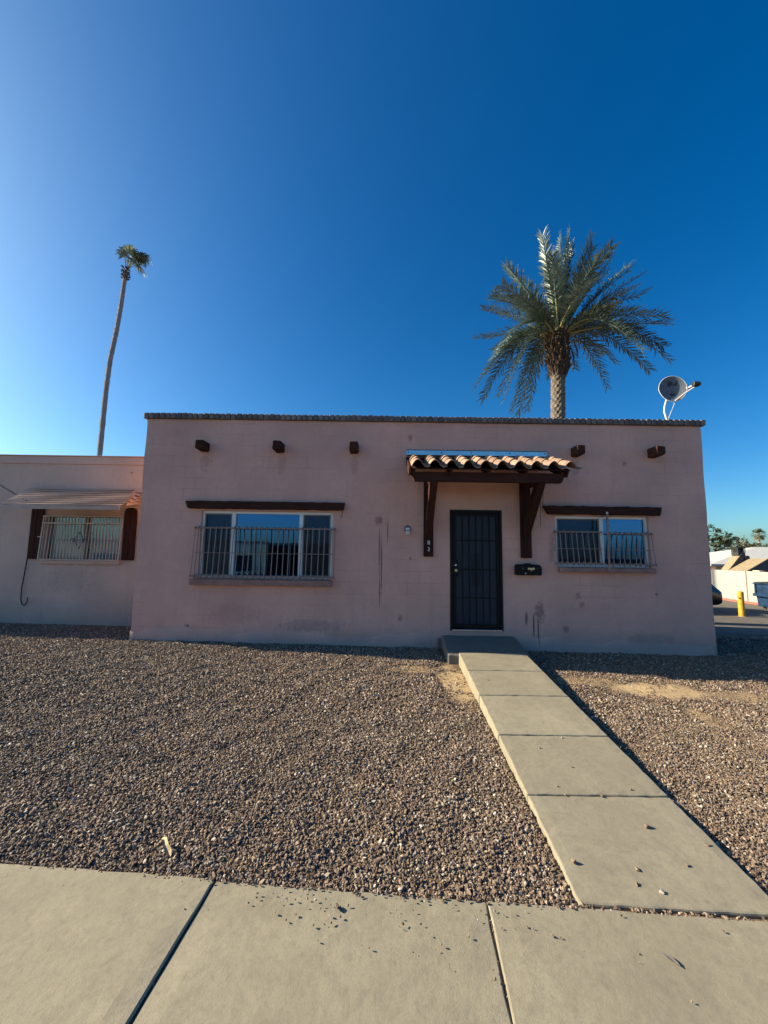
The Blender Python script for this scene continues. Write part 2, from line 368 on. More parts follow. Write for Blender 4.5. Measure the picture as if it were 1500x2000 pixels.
# ground: sandy soil with bare, paler patches
def ground_mat():
    m, nt, b, out = new_mat('desert_soil')
    g = nd(nt, 'ShaderNodeNewGeometry'); P = g.outputs['Position']
    sp = nd(nt, 'ShaderNodeSeparateXYZ'); nt.links.new(P, sp.inputs[0])
    c = mix_c(nt, ramp(nt, noise(nt, P, 3., 6, .65), [(.3, 0.), (.7, 1.)]), (.15, .105, .070), (.235, .168, .110))
    c = mix_c(nt, math_n(nt, 'MULTIPLY', ramp(nt, noise(nt, P, 110, 3, .7), [(.4, 0.), (.7, 1.)]), .5), c, (.08, .06, .05))
    dn = noise(nt, P, 5, 6, .7)
    for (sx, sy, rx, ry, k) in BARE:
        ex = math_n(nt, 'POWER', math_n(nt, 'ABSOLUTE', math_n(nt, 'DIVIDE', math_n(nt, 'SUBTRACT', sp.outputs[0], sx), rx)), 2.)
        ey = math_n(nt, 'POWER', math_n(nt, 'ABSOLUTE', math_n(nt, 'DIVIDE', math_n(nt, 'SUBTRACT', sp.outputs[1], sy), ry)), 2.)
        d = math_n(nt, 'ADD', math_n(nt, 'ADD', ex, ey), math_n(nt, 'MULTIPLY', math_n(nt, 'SUBTRACT', dn, .5), 1.6))
        c = mix_c(nt, math_n(nt, 'MULTIPLY', ramp(nt, d, [(.4, 1.), (1.2, 0.)]), k), c, (.45, .33, .195))
    nt.links.new(c, b.inputs['Base Color']); b.inputs['Roughness'].default_value = .95; b.inputs['Specular IOR Level'].default_value = .15
    n1 = bump_n(nt, noise(nt, P, 120, 4, .7), .8, .01); n2 = bump_n(nt, noise(nt, P, 25, 4), .5, .02, n1)
    nt.links.new(n2, b.inputs['Normal']); return m
BARE = [(3.50, 5.08, .65, .30, 1.), (2.75, 5.35, .5, .25, .6), (4.4, 4.95, .9, .22, .45), (3.45, 4.25, .14, .35, .6), (.96, 5.20, .24, .75, .9), (.50, 5.66, .5, .17, .7)]
M['soil'] = ground_mat()

# ------------------------------------------------------------------ ground
def sstep(t): t = np.clip(t, 0, 1); return t * t * (3 - 2 * t)
def gz(x, y):
    x = np.asarray(x, float); y = np.asarray(y, float)
    t = np.clip((y - 2.2) / 4.57, 0, 1)
    zf = np.clip(.166 - .0136 * (x + 4.3), -.02, .22)
    z = -.022 * (1 - t) + t * zf
    z = z + (1 - sstep((x - 6.5) / 3)) * .010 * (np.sin(x * 7.3 + 1.7 * np.sin(y * 4.1)) * np.sin(y * 8.9 + 1.3 * np.sin(x * 3.7)) + .6 * np.sin(x * 15.1 + y * 9.7) * np.sin(y * 17.3 - x * 5.2)) * sstep((y - 2.15) / .4) * sstep((7.6 - y) / .8)
    s = np.maximum(sstep((x - 4.2) / 3.) * sstep((y - 6.9) / 6.), sstep((x - 7.) / 6.))
    z = z * (1 - s) - .6 * s
    back = sstep((.4 - y) / 14.)
    z = z * (1 - back) - 1.0 * back - .12 * sstep((.3 - y) / .5) * (1 - back)
    return z
def axis(pts):
    out = [pts[0][0]]
    for (a, st), (b, _) in zip(pts, pts[1:]):
        n = max(1, int(round((b - a) / st))); out += [a + (b - a) * (i + 1) / n for i in range(n)]
    return np.array(out)
gx = axis([(-1500, 500), (-100, 25), (-20, 2.), (-9, .09), (8, .4), (24, 8), (100, 300), (1500, 1)])
gy = axis([(-1500, 500), (-100, 20), (-20, 1.5), (1.4, .2), (2.0, .07), (8, .4), (24, 8), (100, 300), (1500, 1)])
GX, GY = np.meshgrid(gx, gy); GZ = gz(GX, GY)
nx, ny = len(gx), len(gy)
gm = bpy.data.meshes.new('ground')
ii, jj = np.meshgrid(np.arange(nx - 1), np.arange(ny - 1)); q = (jj * nx + ii).ravel()
gm.from_pydata(np.stack([GX.ravel(), GY.ravel(), GZ.ravel()], 1).tolist(), [], np.stack([q, q + 1, q + nx + 1, q + nx], 1).tolist())
gm.polygons.foreach_set('use_smooth', [True] * len(gm.polygons)); gm.materials.append(M['soil'])
tag(place('ground', gm, (0, 0, 0)), kind='structure', label='sandy desert soil of the front yard and lot')

# parking lot asphalt sheet, just above the soil
px_ = axis([(8.6, .6), (24, 4), (60, 10)]); py_ = axis([(11.2, .5), (24, 3), (60, 10)])
mb = MB()
for j in range(len(py_)):
    for i in range(len(px_)):
        xx = px_[i] + (0 if i else .5 * math.sin(py_[j] * 1.3)); yy = py_[j] + (0 if j else .35 * math.sin(px_[i] * .9))
        mb.v.append((xx, yy, float(gz(xx, yy)) + .012))
n_ = len(px_)
mb.f = [(j*n_+i, j*n_+i+1, (j+1)*n_+i+1, (j+1)*n_+i) for j in range(len(py_)-1) for i in range(n_-1)]
tag(mb.build('parking_lot', M['asphalt'], fix=False), kind='structure', label='worn asphalt parking lot beside the house')

# street behind the camera (only reflected)
mb = MB(); ys_ = axis([(-12, 1.), (-1.0, 1.)])
for yy in ys_:
    for xx in (-60, -20, 0, 20, 60): mb.v.append((xx, float(yy), float(gz(0, yy)) + .012))
mb.f = [(j*5+i, j*5+i+1, (j+1)*5+i+1, (j+1)*5+i) for j in range(len(ys_)-1) for i in range(4)]
tag(mb.build('street', M['asphalt'], fix=False), kind='structure', label='asphalt street behind the viewer')

# ------------------------------------------------------------------ sidewalk, walkway, porch step
side = thing('sidewalk', None, None, (0, 1.4, 0)); tag(side, 'tan concrete sidewalk slabs along the bottom of the picture', kind='structure')
E1 = Vector((math.cos(R(-4)), math.sin(R(-4)), 0)); E2 = Vector((-E1.y, E1.x, 0)); A0 = Vector((.543, 2.124, 0))
def slab(name, corners, thick, mat, parent, bevel=.008, nsub=14, wob=.004, seed=0):
    """corners (near-left, near-right, far-right, far-left), a slightly uneven slab"""
    a, b, c, d = [Vector(p) for p in corners]; mb = MB(); n = nsub; r_ = random.Random(seed)
    for j in range(n + 1):
        for i in range(n + 1):
            u, v = i / n, j / n; p = (a * (1-u) + b * u) * (1-v) + (d * (1-u) + c * u) * v
            e = (i in (0, n)) or (j in (0, n))
            jit = Vector((r_.uniform(-1, 1), r_.uniform(-1, 1), 0)) * wob if e else Vector((0, 0, 0))
            mb.v.append(tuple(p + jit + Vector((0, 0, -.004 * r_.random() if e else .0015 * math.sin(7 * p.x + 5 * p.y)))))
    k = n + 1
    mb.f = [(j*k+i, j*k+i+1, (j+1)*k+i+1, (j+1)*k+i) for j in range(n) for i in range(n)]
    loop = [i for i in range(n)] + [i * k + n for i in range(n)] + [n * k + i for i in range(n, 0, -1)] + [j * k for j in range(n, 0, -1)]
    o = len(mb.v)
    for i in loop: p = mb.v[i]; mb.v.append((p[0], p[1], p[2] - thick))
    L = len(loop)
    for i in range(L): j = (i + 1) % L; mb.f.append((loop[j], loop[i], o + i, o + j))
    mb.f.append(tuple(o + i for i in range(L))[::-1])
    return mb.build(name, mat, parent, bevel=bevel, fix=True)
for k in range(-4, 5):
    s0, s1 = k * 1.413 + .004, (k + 1) * 1.413 - .004; dz = .006 * math.sin(k * 2.3)
    far0, far1 = A0 + E1 * s0, A0 + E1 * s1
    near0, near1 = far0 - E2 * 1.9, far1 - E2 * 1.9
    z = Vector((0, 0, dz))
    slab('slab', (near0 + z, near1 + z, far1 + z, far0 + z), .13, M['pave'], side, bevel=.007, seed=k + 50)
for k in range(-3, 5):
    p0 = A0 + E1 * (k * 1.413) - E2 * 1.88; p1 = A0 + E1 * (k * 1.413) - E2 * .004; hw = E1 * .016
    up, dn_ = Vector((0, 0, -.014)), Vector((0, 0, -.12))
    MB().add([p0 - hw + dn_, p0 + hw + dn_, p1 + hw + dn_, p1 - hw + dn_, p0 - hw + up, p0 + hw + up, p1 + hw + up, p1 - hw + up],
             [(0,3,2,1),(4,5,6,7),(0,1,5,4),(1,2,6,5),(2,3,7,6),(3,0,4,7)]).build('joint_fill', M['soil'], side)
kb = MB()
for k in range(-4, 5):
    p0 = A0 + E1 * (k * 1.413) - E2 * 1.915; p1 = A0 + E1 * ((k + 1) * 1.413 - .008) - E2 * 1.915
    kb.add([p0 - E2*.15 + Vector((0,0,-.2)), p1 - E2*.15 + Vector((0,0,-.2)), p1 + Vector((0,0,-.2)), p0 + Vector((0,0,-.2)),
            p0 - E2*.15 + Vector((0,0,-.004)), p1 - E2*.15 + Vector((0,0,-.004)), p1 + Vector((0,0,-.004)), p0 + Vector((0,0,-.004))],
           [(0,3,2,1),(4,5,6,7),(0,1,5,4),(1,2,6,5),(2,3,7,6),(3,0,4,7)])
tag(kb.build('kerb', M['pave']), kind='structure', label='concrete kerb along the near edge of the sidewalk')

walk = thing('walkway', None, None, (1.55, 4, 0)); tag(walk, 'raised straight concrete walkway ramping up to the door', kind='structure')
WY = [2.10, 2.892, 3.67, 4.486, 5.226, 5.93]
def wl(y): return 1.006 + .0365 * (y - 2.1)
def wr(y): return 2.006 + .036 * (y - 2.1)
def wz(y): return .25 * (y - 2.1) / 3.83
for i in range(5):
    y0, y1 = WY[i] + (.012 if i == 0 else .006), WY[i + 1] - .006
    sk = -.055 if i == 0 else 0.
    c = [(wl(y0), y0, wz(y0)), (wr(y0), y0 + sk, wz(y0)), (wr(y1), y1, wz(y1)), (wl(y1), y1, wz(y1))]
    slab('slab', c, .30, M['walk'], walk, bevel=.010, wob=.0035, seed=i + 5)
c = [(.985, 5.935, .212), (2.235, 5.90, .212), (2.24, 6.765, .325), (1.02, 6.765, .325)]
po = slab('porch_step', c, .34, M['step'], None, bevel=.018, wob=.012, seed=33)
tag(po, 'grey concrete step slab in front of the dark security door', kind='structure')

# ------------------------------------------------------------------ gravel
def blocked(x, y):
    """true where stones cannot lie"""
    s = (Vector((x, y, 0)) - A0); d = s.dot(E2)
    if d < .006: return True
    if wl(y) - .012 < x < wr(y) + .012 and y < 5.95: return True
    if .95 < x < 2.27 and 5.88 < y < 6.9: return True
    if -4.32 < x < 5.72 and y > 6.755: return True
    if x < -4.3 and y > 7.79: return True
    return False
def bare(x, y):
    v = 1.0
    for (sx, sy, rx, ry, k) in BARE:
        d = ((x - sx) / rx) ** 2 + ((y - sy) / ry) ** 2 + 1.1 * mnoise.noise(Vector((x * 4, y * 4, 0)))
        if d < 1.5: v = min(v, max(.02, (d - .45) / 1.05) * 1. + (1 - k) * .5)
    return v
stone_col = bpy.data.collections.new('stone_shapes')
def stone_mat():
    m, nt, b, out = new_mat('gravel_stone'); oi = nd(nt, 'ShaderNodeObjectInfo')
    c = ramp(nt, oi.outputs['Random'], [(0., (.070, .048, .038)), (.18, (.115, .080, .060)), (.36, (.175, .122, .090)), (.55, (.145, .104, .084)),
             (.70, (.235, .170, .120)), (.86, (.29, .22, .16)), (.95, (.38, .33, .28)), (1., (.55, .50, .44))])
    tc = nd(nt, 'ShaderNodeTexCoord')
    c = mix_c(nt, math_n(nt, 'MULTIPLY', noise(nt, tc.outputs['Object'], 1.6, 3), .35), c, (.20, .145, .105))
    nt.links.new(c, b.inputs['Base Color']); b.inputs['Roughness'].default_value = .8; b.inputs['Specular IOR Level'].default_value = .3
    return m
M['stone'] = stone_mat()
import bmesh
for k in range(9):
    bm = bmesh.new(); r_ = random.Random(k + 11); sx, sy, sz = r_.uniform(1.0, 1.35), r_.uniform(.68, .9), r_.uniform(.5, .72)
    for _ in range(13):
        v = Vector((r_.gauss(0, 1), r_.gauss(0, 1), r_.gauss(0, 1))).normalized() * r_.uniform(.85, 1.1)
        bm.verts.new((v.x * sx, v.y * sy, v.z * sz))
    bmesh.ops.convex_hull(bm, input=bm.verts); bmesh.ops.recalc_face_normals(bm, faces=bm.faces)
    me = bpy.data.meshes.new('stone'); bm.to_mesh(me); bm.free(); me.materials.append(M['stone'])
    stone_col.objects.link(bpy.data.objects.new('stone_shape', me))
def scatter(name, pts, rot, scl, label):
    me = bpy.data.meshes.new(name); me.vertices.add(len(pts)); me.vertices.foreach_set('co', np.asarray(pts, np.float32).ravel())
    for an, arr in (('rot', rot), ('scl', scl)):
        a = me.attributes.new(an, 'FLOAT_VECTOR', 'POINT'); a.data.foreach_set('vector', np.asarray(arr, np.float32).ravel())
    me.update(); o = place(name, me, (0, 0, 0)); tag(o, label, kind='stuff')
    ng = bpy.data.node_groups.new(name, 'GeometryNodeTree')
    ng.interface.new_socket('Geometry', in_out='INPUT', socket_type='NodeSocketGeometry'); ng.interface.new_socket('Geometry', in_out='OUTPUT', socket_type='NodeSocketGeometry')
    gi = ng.nodes.new('NodeGroupInput'); go = ng.nodes.new('NodeGroupOutput'); ip = ng.nodes.new('GeometryNodeInstanceOnPoints')
    ci = ng.nodes.new('GeometryNodeCollectionInfo'); ci.inputs[0].default_value = stone_col; ci.inputs['Separate Children'].default_value = True; ci.inputs['Reset Children'].default_value = True
    na = ng.nodes.new('GeometryNodeInputNamedAttribute'); na.data_type = 'FLOAT_VECTOR'; na.inputs[0].default_value = 'rot'
    nb = ng.nodes.new('GeometryNodeInputNamedAttribute'); nb.data_type = 'FLOAT_VECTOR'; nb.inputs[0].default_value = 'scl'
    L = ng.links.new
    L(gi.outputs[0], ip.inputs['Points']); L(ci.outputs[0], ip.inputs['Instance']); ip.inputs['Pick Instance'].default_value = True
    L(na.outputs[0], ip.inputs['Rotation']); L(nb.outputs[0], ip.inputs['Scale']); L(ip.outputs[0], go.inputs[0])
    md = o.modifiers.new('scatter', 'NODES'); md.node_group = ng
    return o
rng = np.random.default_rng(3)
pts = []; rot = []; scl = []
def fill(x0, x1, y0, y1, s, layers, cone=True):
    for lay in range(layers):
        X, Y = np.meshgrid(np.arange(x0, x1, s), np.arange(y0, y1, s))
        X = (X + rng.uniform(-.5, .5, X.shape) * s).ravel(); Y = (Y + rng.uniform(-.5, .5, Y.shape) * s).ravel()
        if cone:
            k = np.abs(X) < Y * 1.06 + .35
            if cone == 'rest': k = ~k
            X, Y = X[k], Y[k]
        Z = gz(X, Y); U = rng.random(len(X))
        size = s * np.exp(rng.normal(-.48, .36, len(X)))
        size = np.minimum(size, s * 1.15)
        for x, y, z, u, sz in zip(X.tolist(), Y.tolist(), Z.tolist(), U.tolist(), size.tolist()):
            if blocked(x, y): continue
            if lay and mnoise.noise(Vector((x * 1.7, y * 1.7, 5))) + .5 * mnoise.noise(Vector((x * 5, y * 5, 9))) > .28 + .5 * u: continue
            d = bare(x, y)
            if d < 1 and u > d: continue
            if d < .7: sz *= .75
            if x > 2.1: sz *= .9
            if x > 2.1 and u > (1.02 - .14 * max(0, y - 3.2)) : continue
            pts.append((x, y, z + sz * (.25 + .55 * lay)))
            scl.append((sz, sz, sz))
fill(-4.9, 4.9, 2.05, 4.2, .0132, 2)
fill(-8.6, 8.4, 4.2, 7.9, .0165, 2)
fill(-11.0, 8.6, 2.05, 7.9, .027, 2, cone='rest')
fill(5.72, 11.5, 6.6, 12.0, .040, 1, cone=False)
n = len(pts)
rot = np.stack([rng.normal(0, .6, n), rng.normal(0, .6, n), rng.uniform(0, 6.28, n)], 1)
perm = rng.permutation(n)
scatter('gravel', np.array(pts)[perm], rot, np.array(scl)[perm], 'brown and grey crushed gravel covering the front yard')
# pebbles kicked onto the concrete
pp = []; ps = []
r_ = random.Random(5)
for i in range(300):     # spilled over the edge
    p = A0 + E1 * r_.uniform(-3.4, 1.2) + E2 * (r_.gauss(-.004, .012)); z = r_.uniform(.004, .010)
    if p.x < 1.0 or p.x > 2.02: pp.append((p.x, p.y, .003)); ps.append((z,) * 3)
for i in range(95):
    s = r_.choice([r_.gauss(-.25, .28), r_.gauss(-.9, .18), r_.uniform(-3, 2)]); d = -abs(r_.gauss(.0, .16)) - .015
    p = A0 + E1 * s + E2 * d
    if 1.0 < p.x < 2.0 and d > -.02: continue
    z = r_.uniform(.002, .008); pp.append((p.x, p.y, z * .6 + .004)); ps.append((z,) * 3)
for i in range(60):      # in the joints
    s = r_.choice([0, -1.413]) + r_.uniform(-.006, .006); p = A0 + E1 * s - E2 * r_.uniform(.02, 1.2); z = r_.uniform(.003, .008)
    pp.append((p.x, p.y, -.012)); ps.append((z,) * 3)
for i in range(110):     # gap between walkway and sidewalk
    x = r_.uniform(.98, 2.02); y = 2.124 - .0702 * (x - .543) + r_.uniform(-.006, .018); z = r_.uniform(.005, .012)
    pp.append((x, y, -.004)); ps.append((z,) * 3)
for (x, y, z) in [(1.685, 2.606, .019), (1.093, 2.339, .018), (1.42, 2.30, .013), (1.36, 2.21, .012), (1.46, 2.17, .014), (1.72, 2.33, .010), (1.95, 2.47, .011), (1.5, 3.2, .009),
                  (1.35, 3.45, .009), (1.62, 3.62, .010), (1.3, 4.9, .012), (-.194, 2.06, .014), (1.28, 2.98, .008), (1.8, 2.95, .009), (1.55, 2.88, .012), (1.30, 2.885, .010)]:
    pp.append((x, y, max(0, wz(y)) + z * .55 if y > 2.1 else z * .5)); ps.append((z * 1.1,) * 3)
n = len(pp)
scatter('loose_pebbles', pp, np.stack([rng.normal(0, .3, n), rng.normal(0, .3, n), rng.uniform(0, 6.28, n)], 1), ps, 'loose pebbles scattered on the sidewalk and walkway concrete')

# ------------------------------------------------------------------ walls with openings
def wobble(x, z, k): return .004 * math.sin(x * 2.1 + k) * math.sin(z * 2.7 + k * 2) + .0025 * math.sin(x * 9.3 + z * 4.1 + k)
def wall_open(mb, x0, x1, z0, z1, y, thick, holes, step=.15, k=0., edge=.006):
    xb = sorted(set([x0, x1] + [h[0] for h in holes] + [h[1] for h in holes])); zb = sorted(set([z0, z1] + [h[2] for h in holes] + [h[3] for h in holes]))
    def sub(b):
        out = [b[0]]
        for a, c in zip(b, b[1:]):
            n = max(1, int(round((c - a) / step))); out += [a + (c - a) * (i + 1) / n for i in range(n)]
        return out
    xs, zs = sub(xb), sub(zb); nx_ = len(xs)
    def inside(x, z): return any(h[0] < x < h[1] and h[2] < z < h[3] for h in holes)
    F = []
    for jz, z in enumerate(zs):
        for ix, x in enumerate(xs):
            ex = 0
            if ix in (0, nx_ - 1): ex = edge * math.sin(z * 5.3 + k) * (1 if 0 < jz < len(zs) - 1 else 0)
            F.append((x + ex, y + wobble(x, z, k), z))
    o = len(mb.v); mb.v += F; B = len(mb.v); mb.v += [(x, y + thick, z) for (x, _, z) in F]
    cell = {}
    for j in range(len(zs) - 1):
        for i in range(nx_ - 1):
            cell[i, j] = not inside((xs[i] + xs[i+1]) / 2, (zs[j] + zs[j+1]) / 2)
    for (i, j), s in cell.items():
        if not s: continue
        a, b_, c_, d = j*nx_+i, j*nx_+i+1, (j+1)*nx_+i+1, (j+1)*nx_+i
        mb.f.append((o+a, o+b_, o+c_, o+d)); mb.f.append((B+d, B+c_, B+b_, B+a))
        for (di, dj, p, q_) in ((-1, 0, d, a), (1, 0, b_, c_), (0, -1, a, b_), (0, 1, c_, d)):
            if not cell.get((i + di, j + dj), False): mb.f.append((o+q_, o+p, B+p, B+q_))
    return mb

FY = 6.77
house = thing('house', 'pink painted block house with brick capped parapet, barred windows and tiled door canopy', 'house', (.7, FY, 0))
WL = (-3.225, -.90, 1.235, 2.41); WR = (3.025, 4.675, 1.51, 2.405); DR = (1.165, 2.08, .40, 2.485)
mb = MB(); wall_open(mb, -4.311, 5.714, -.4, 4.065, FY, .2, [WL, WR, DR], k=.3)
mb.build('wall', M['pink'], house)
for nm, (x0, x1, y0, y1) in (('left', (-4.312, -4.112, FY + .2, 13.8)), ('right', (5.515, 5.715, FY + .2, 13.8)), ('back', (-4.112, 5.515, 13.6, 13.8))):
    mb = MB().box(x0, x1, y0 + .001, y1, -.9, 4.06); mb.build('wall', M['pink'], house, bevel=.01)
MB().box(-4.1, 5.5, FY + .21, 13.59, 3.62, 3.72).build('roof', M['roof'], house)
MB().box(-4.1, 5.5, FY + .21, 13.59, .30, .36).build('floor', M['dim'], house)
MB().box(1.6, 5.70, 16.7, 18.5, -.9, 3.9).build('rear_shadow_caster', M['pink'], house)  # unseen block added to throw the shadow band across the lot
MB().box(5.50, 5.69, 13.81, 16.69, -.9, 1.2).build('patio_wall', M['pink'], house)
# base parging, a rough bulge at the foot of the wall
for (xa, xb) in ((-4.32, .99), (2.26, 5.72)):
    mb = MB(); n_ = int((xb - xa) / .08); top = []; 
    for i in range(n_ + 1):
        x = xa + (xb - xa) * i / n_; zt = float(gz(x, FY)) + .20 + .035 * math.sin(x * 3.1) + .02 * math.sin(x * 11 + 1)
        d = .014 + .006 * math.sin(x * 5 + .7)
        mb.v += [(x, FY - d - .012, -.35), (x, FY - d, zt - .03), (x, FY + .008, zt + .012)]
    for i in range(n_):
        a = i * 3
        mb.f += [(a, a+3, a+4, a+1), (a+1, a+4, a+5, a+2)]
    mb.f += [(0, 1, 2), (n_*3+2, n_*3+1, n_*3)]
    mb.build('wall_base', M['pink'], house, smooth=True)
# parapet bricks
bw = .0985; bme = None; n_ = 103
for i in range(n_):
    if bme is None or i % 9 == 0:
        b_ = MB(); r_ = random.Random(i); t = .044
        b_.box(-t, t, -.135, .135, 0, .10)
        b_.v = [(x + r_.uniform(-.004, .004), y + r_.uniform(-.01, .01), z + r_.uniform(-.004, .004)) for x, y, z in b_.v]
        bme = b_.mesh('brick'); bme.materials.append(M['brick'])
    r_ = random.Random(i * 3 + 1)
    place('brick', bme, (-4.312 + (i + .0) * bw, FY + .082, 4.072 + r_.uniform(-.005, .006)), house, bevel=.014, rot=(0, 0, r_.uniform(-.02, .02)))
MB().box(-4.355, 5.755, FY - .035, FY + .2, 4.067, 4.148).build('mortar_bed', M['mortar'], house)
# vigas
for i, x in enumerate((-3.227, -1.88, -.545, 3.415, 4.80)):
    r_ = random.Random(i + 90); mb = MB(); h, w_ = .083, .075
    sec = [(-w_, -h + .02), (-w_ + .015, -h), (w_ - .02, -h), (w_, -h + .03), (w_, h - .015), (w_ - .02, h), (-w_ + .015, h), (-w_, h - .02)]
    sec = [(a + r_.uniform(-.006, .006), b + r_.uniform(-.006, .006)) for a, b in sec]
    k = len(sec)
    for y, s_ in ((FY + .05, 1.), (FY - .13, 1.01), (FY - .225, .99), (FY - .245, .9)):
        mb.v += [(x + a * s_, y, 3.55 + b * s_) for a, b in sec]
    for j in range(3):
        for q_ in range(k): q2 = (q_ + 1) % k; mb.f.append((j*k+q_, j*k+q2, (j+1)*k+q2, (j+1)*k+q_))
    mb.f += [tuple(range(k)), tuple(3*k + q_ for q_ in range(k))[::-1]]
    mb.build('viga', M['wood'], house, bevel=.004)
# lintels, rough hewn with slanted ends
def lintel(x0, x1, z0, z1, d, sl, parent, seed):
    r_ = random.Random(seed); mb = MB(); n = 24
    for i in range(n + 1):
        u = i / n
        for (a, b_) in ((z0, 0), (z1, 0), (z1, 1), (z0, 1)):
            xs0 = x0 + (sl if a == z0 else 0); xs1 = x1 - (sl * .35 if a == z0 else 0)
            mb.v.append((xs0 + (xs1 - xs0) * u, (FY - d if b_ == 0 else FY + .03) + (r_.uniform(-.006, .006) if b_ == 0 else 0), a + r_.uniform(-.007, .007)))
    for i in range(n):
        a = i * 4
        for q_ in range(4): q2 = (q_ + 1) % 4; mb.f.append((a+q_, a+q2, a+4+q2, a+4+q_))
    mb.f += [(0, 1, 2, 3), (n*4+3, n*4+2, n*4+1, n*4)]
    return mb.build('lintel', M['wood'], parent, bevel=.006)
lintel(-3.49, -.69, 2.44, 2.575, .085, .05, house, 1)
lintel(2.80, 4.87, 2.425, 2.572, .085, .08, house, 2)
MB().tube([(-.725, FY - .07, 2.44), (-.73, FY - .085, 2.37), (-.745, FY - .09, 2.30)], .008).build('hook', M['rust'], house)

def window(x0, x1, z0, z1, mull, scr, parent, y, sill, frame=M['white'], fw=.045, curtain=(), glass=None):
    """frame mesh with panes, screens and sill as children"""
    mb = MB(); yf, yb = y + .045, y + .105
    mb.box(x0+.002, x1-.002, yf, yb, z1-fw, z1-.002); mb.box(x0+.002, x1-.002, yf, yb, z0+.002, z0+fw)
    mb.box(x0+.002, x0+fw, yf, yb, z0+fw, z1-fw); mb.box(x1-fw, x1-.002, yf, yb, z0+fw, z1-fw)
    for m_ in mull: mb.box(m_-.034, m_+.034, yf-.004, yb, z0+fw, z1-fw)
    wdw = mb.build('window', frame, parent, bevel=.004)
    ed = [x0+fw] + [m_ for m_ in mull] + [x1-fw]
    for i in range(len(ed)-1):
        a = ed[i] + (.034 if i else 0); b = ed[i+1] - (.034 if i < len(ed)-2 else 0)
        MB().box(a+.001, b-.001, y+.082, y+.088, z0+fw+.001, z1-fw-.001).build('pane', glass or M['glass'], wdw)
        if i in scr:
            sf = .022; f = MB(); yy0, yy1 = y+.056, y+.066
            f.box(a+.003, b-.003, yy0, yy1, z1-fw-sf, z1-fw-.003); f.box(a+.003, b-.003, yy0, yy1, z0+fw+.003, z0+fw+sf)
            f.box(a+.003, a+sf, yy0, yy1, z0+fw+sf, z1-fw-sf); f.box(b-sf, b-.003, yy0, yy1, z0+fw+sf, z1-fw-sf)
            f.build('screen_frame', M['dim'], wdw)
            MB().add([(a+sf, y+.061, z0+fw+sf), (b-sf, y+.061, z0+fw+sf), (b-sf, y+.061, z1-fw-sf), (a+sf, y+.061, z1-fw-sf)], [(0,1,2,3)]).build('insect_screen', M['insect'], wdw, fix=False)
    s0, s1, sz0, sz1, sd = sill
    sm = MB().box(s0, s1, y-sd, y+.045, sz0, sz1); sm.build('sill', M['sill'] if parent is house else M['wing'], wdw, bevel=.012)
    for (ca, cb, cy, dens, cm) in curtain:
        mb = MB(); n = int((cb - ca) / .012)
        for i in range(n + 1):
            x = ca + (cb - ca) * i / n; yy = y + cy + .03 * math.sin(i * .012 * dens) + .01 * math.sin(i * .012 * dens * 2.7)
            mb.v += [(x, yy, z0 - .05), (x, yy, z1 + .02)]
        mb.f = [(i*2, i*2+2, i*2+3, i*2+1) for i in range(n)]
        mb.build('curtain', cm, wdw, smooth=True, fix=False)
    return wdw
window(*WL, (-2.665, -1.465), (0, 2), house, FY, (-3.325, -.885, 1.115, 1.222, .10), curtain=((-3.25, -2.62, .3, 55, M['curtain']),))
window(*WR, (3.86,), (0,), house, FY, (3.045, 4.70, 1.42, 1.503, .10), curtain=((3.0, 3.3, .3, 60, M['curtain']),))

def hook_bar(zt, zb, yt, yb, r=.0085, rl=.027):
    """bar curled over the top rail and under the bottom rail; local x=0"""
    p = []
    for k in range(7):
        a = math.pi * (1 - k / 6); p.append((0, yt + rl * 0 + rl * math.cos(a) * -1 + rl, zt + rl * math.sin(a)))
    p = [(0, yt + 2*rl, zt - .012)] + [(0, yt + rl + rl * math.cos(math.pi * k / 6), zt + rl * math.sin(math.pi * k / 6)) for k in range(7)]
    n = 6
    for k in range(1, n): u = k / n; p.append((0, yt + (yb - yt) * u, zt + (zb - zt) * u))
    p += [(0, yb + rl - rl * math.cos(math.pi * k / 6), zb - rl * math.sin(math.pi * k / 6)) for k in range(7)]
    p.append((0, yb + 2*rl, zb + .035))
    return MB().tube(p, r, 6)
def grille(x0, x1, zt, zb, n, parent, ends, top_off=.060, bot_off=.135, label=None):
    mb = MB(); yt, yb = FY - top_off, FY - bot_off; ym = (yt + yb) / 2 ; zm = (zt + zb) / 2 - .02
    rail = .011
    mb.box(x0 - .03, x1 + .03, yt + .011, yt + .037, zt - .013, zt + .013)
    mb.box(x0 - .03, x1 + .03, yb + .011, yb + .037, zb - .013, zb + .013)
    mb.tube([(x0, ym + .009, zm), (x1, ym + .009, zm)], .006)
    for e in ends:
        xe = x0 - .03 if e < 0 else x1 + .03
        mb.tube([(xe, yt + .02, zt), (xe, FY + .02, zt)], .010); mb.tube([(xe, yb + .02, zb), (xe, FY + .02, zb - .02)], .010)
        mb.lathe([(.0, -.012), (.024, -.008), (.024, .008), (0, .012)], (xe, yt + .016, zt), 10, 'x')
        mb.lathe([(.0, -.012), (.024, -.008), (.024, .008), (0, .012)], (xe, yb + .016, zb), 10, 'x')
        mb.tube([(xe, yt + .02, zt), (xe, yb + .02, zb)], .006)
    g = mb.build('window_grille', M['grille'], parent)
    me = hook_bar(zt, zb, yt, yb).mesh('bar', (0, 0, 0), True); me.materials.append(M['grille'])
    for i in range(n):
        x = x0 + (x1 - x0) * (i + .5) / n + rnd.uniform(-.004, .004)
        place('bar', me, (x, 0, 0), g, rot=(0, rnd.uniform(-.008, .008), 0))
    return g
grille(-3.265, -.88, 2.105, 1.275, 24, house, (-1, 1))
grille(3.03, 3.80, 2.12, 1.575, 8, house, (-1,), .055, .13)
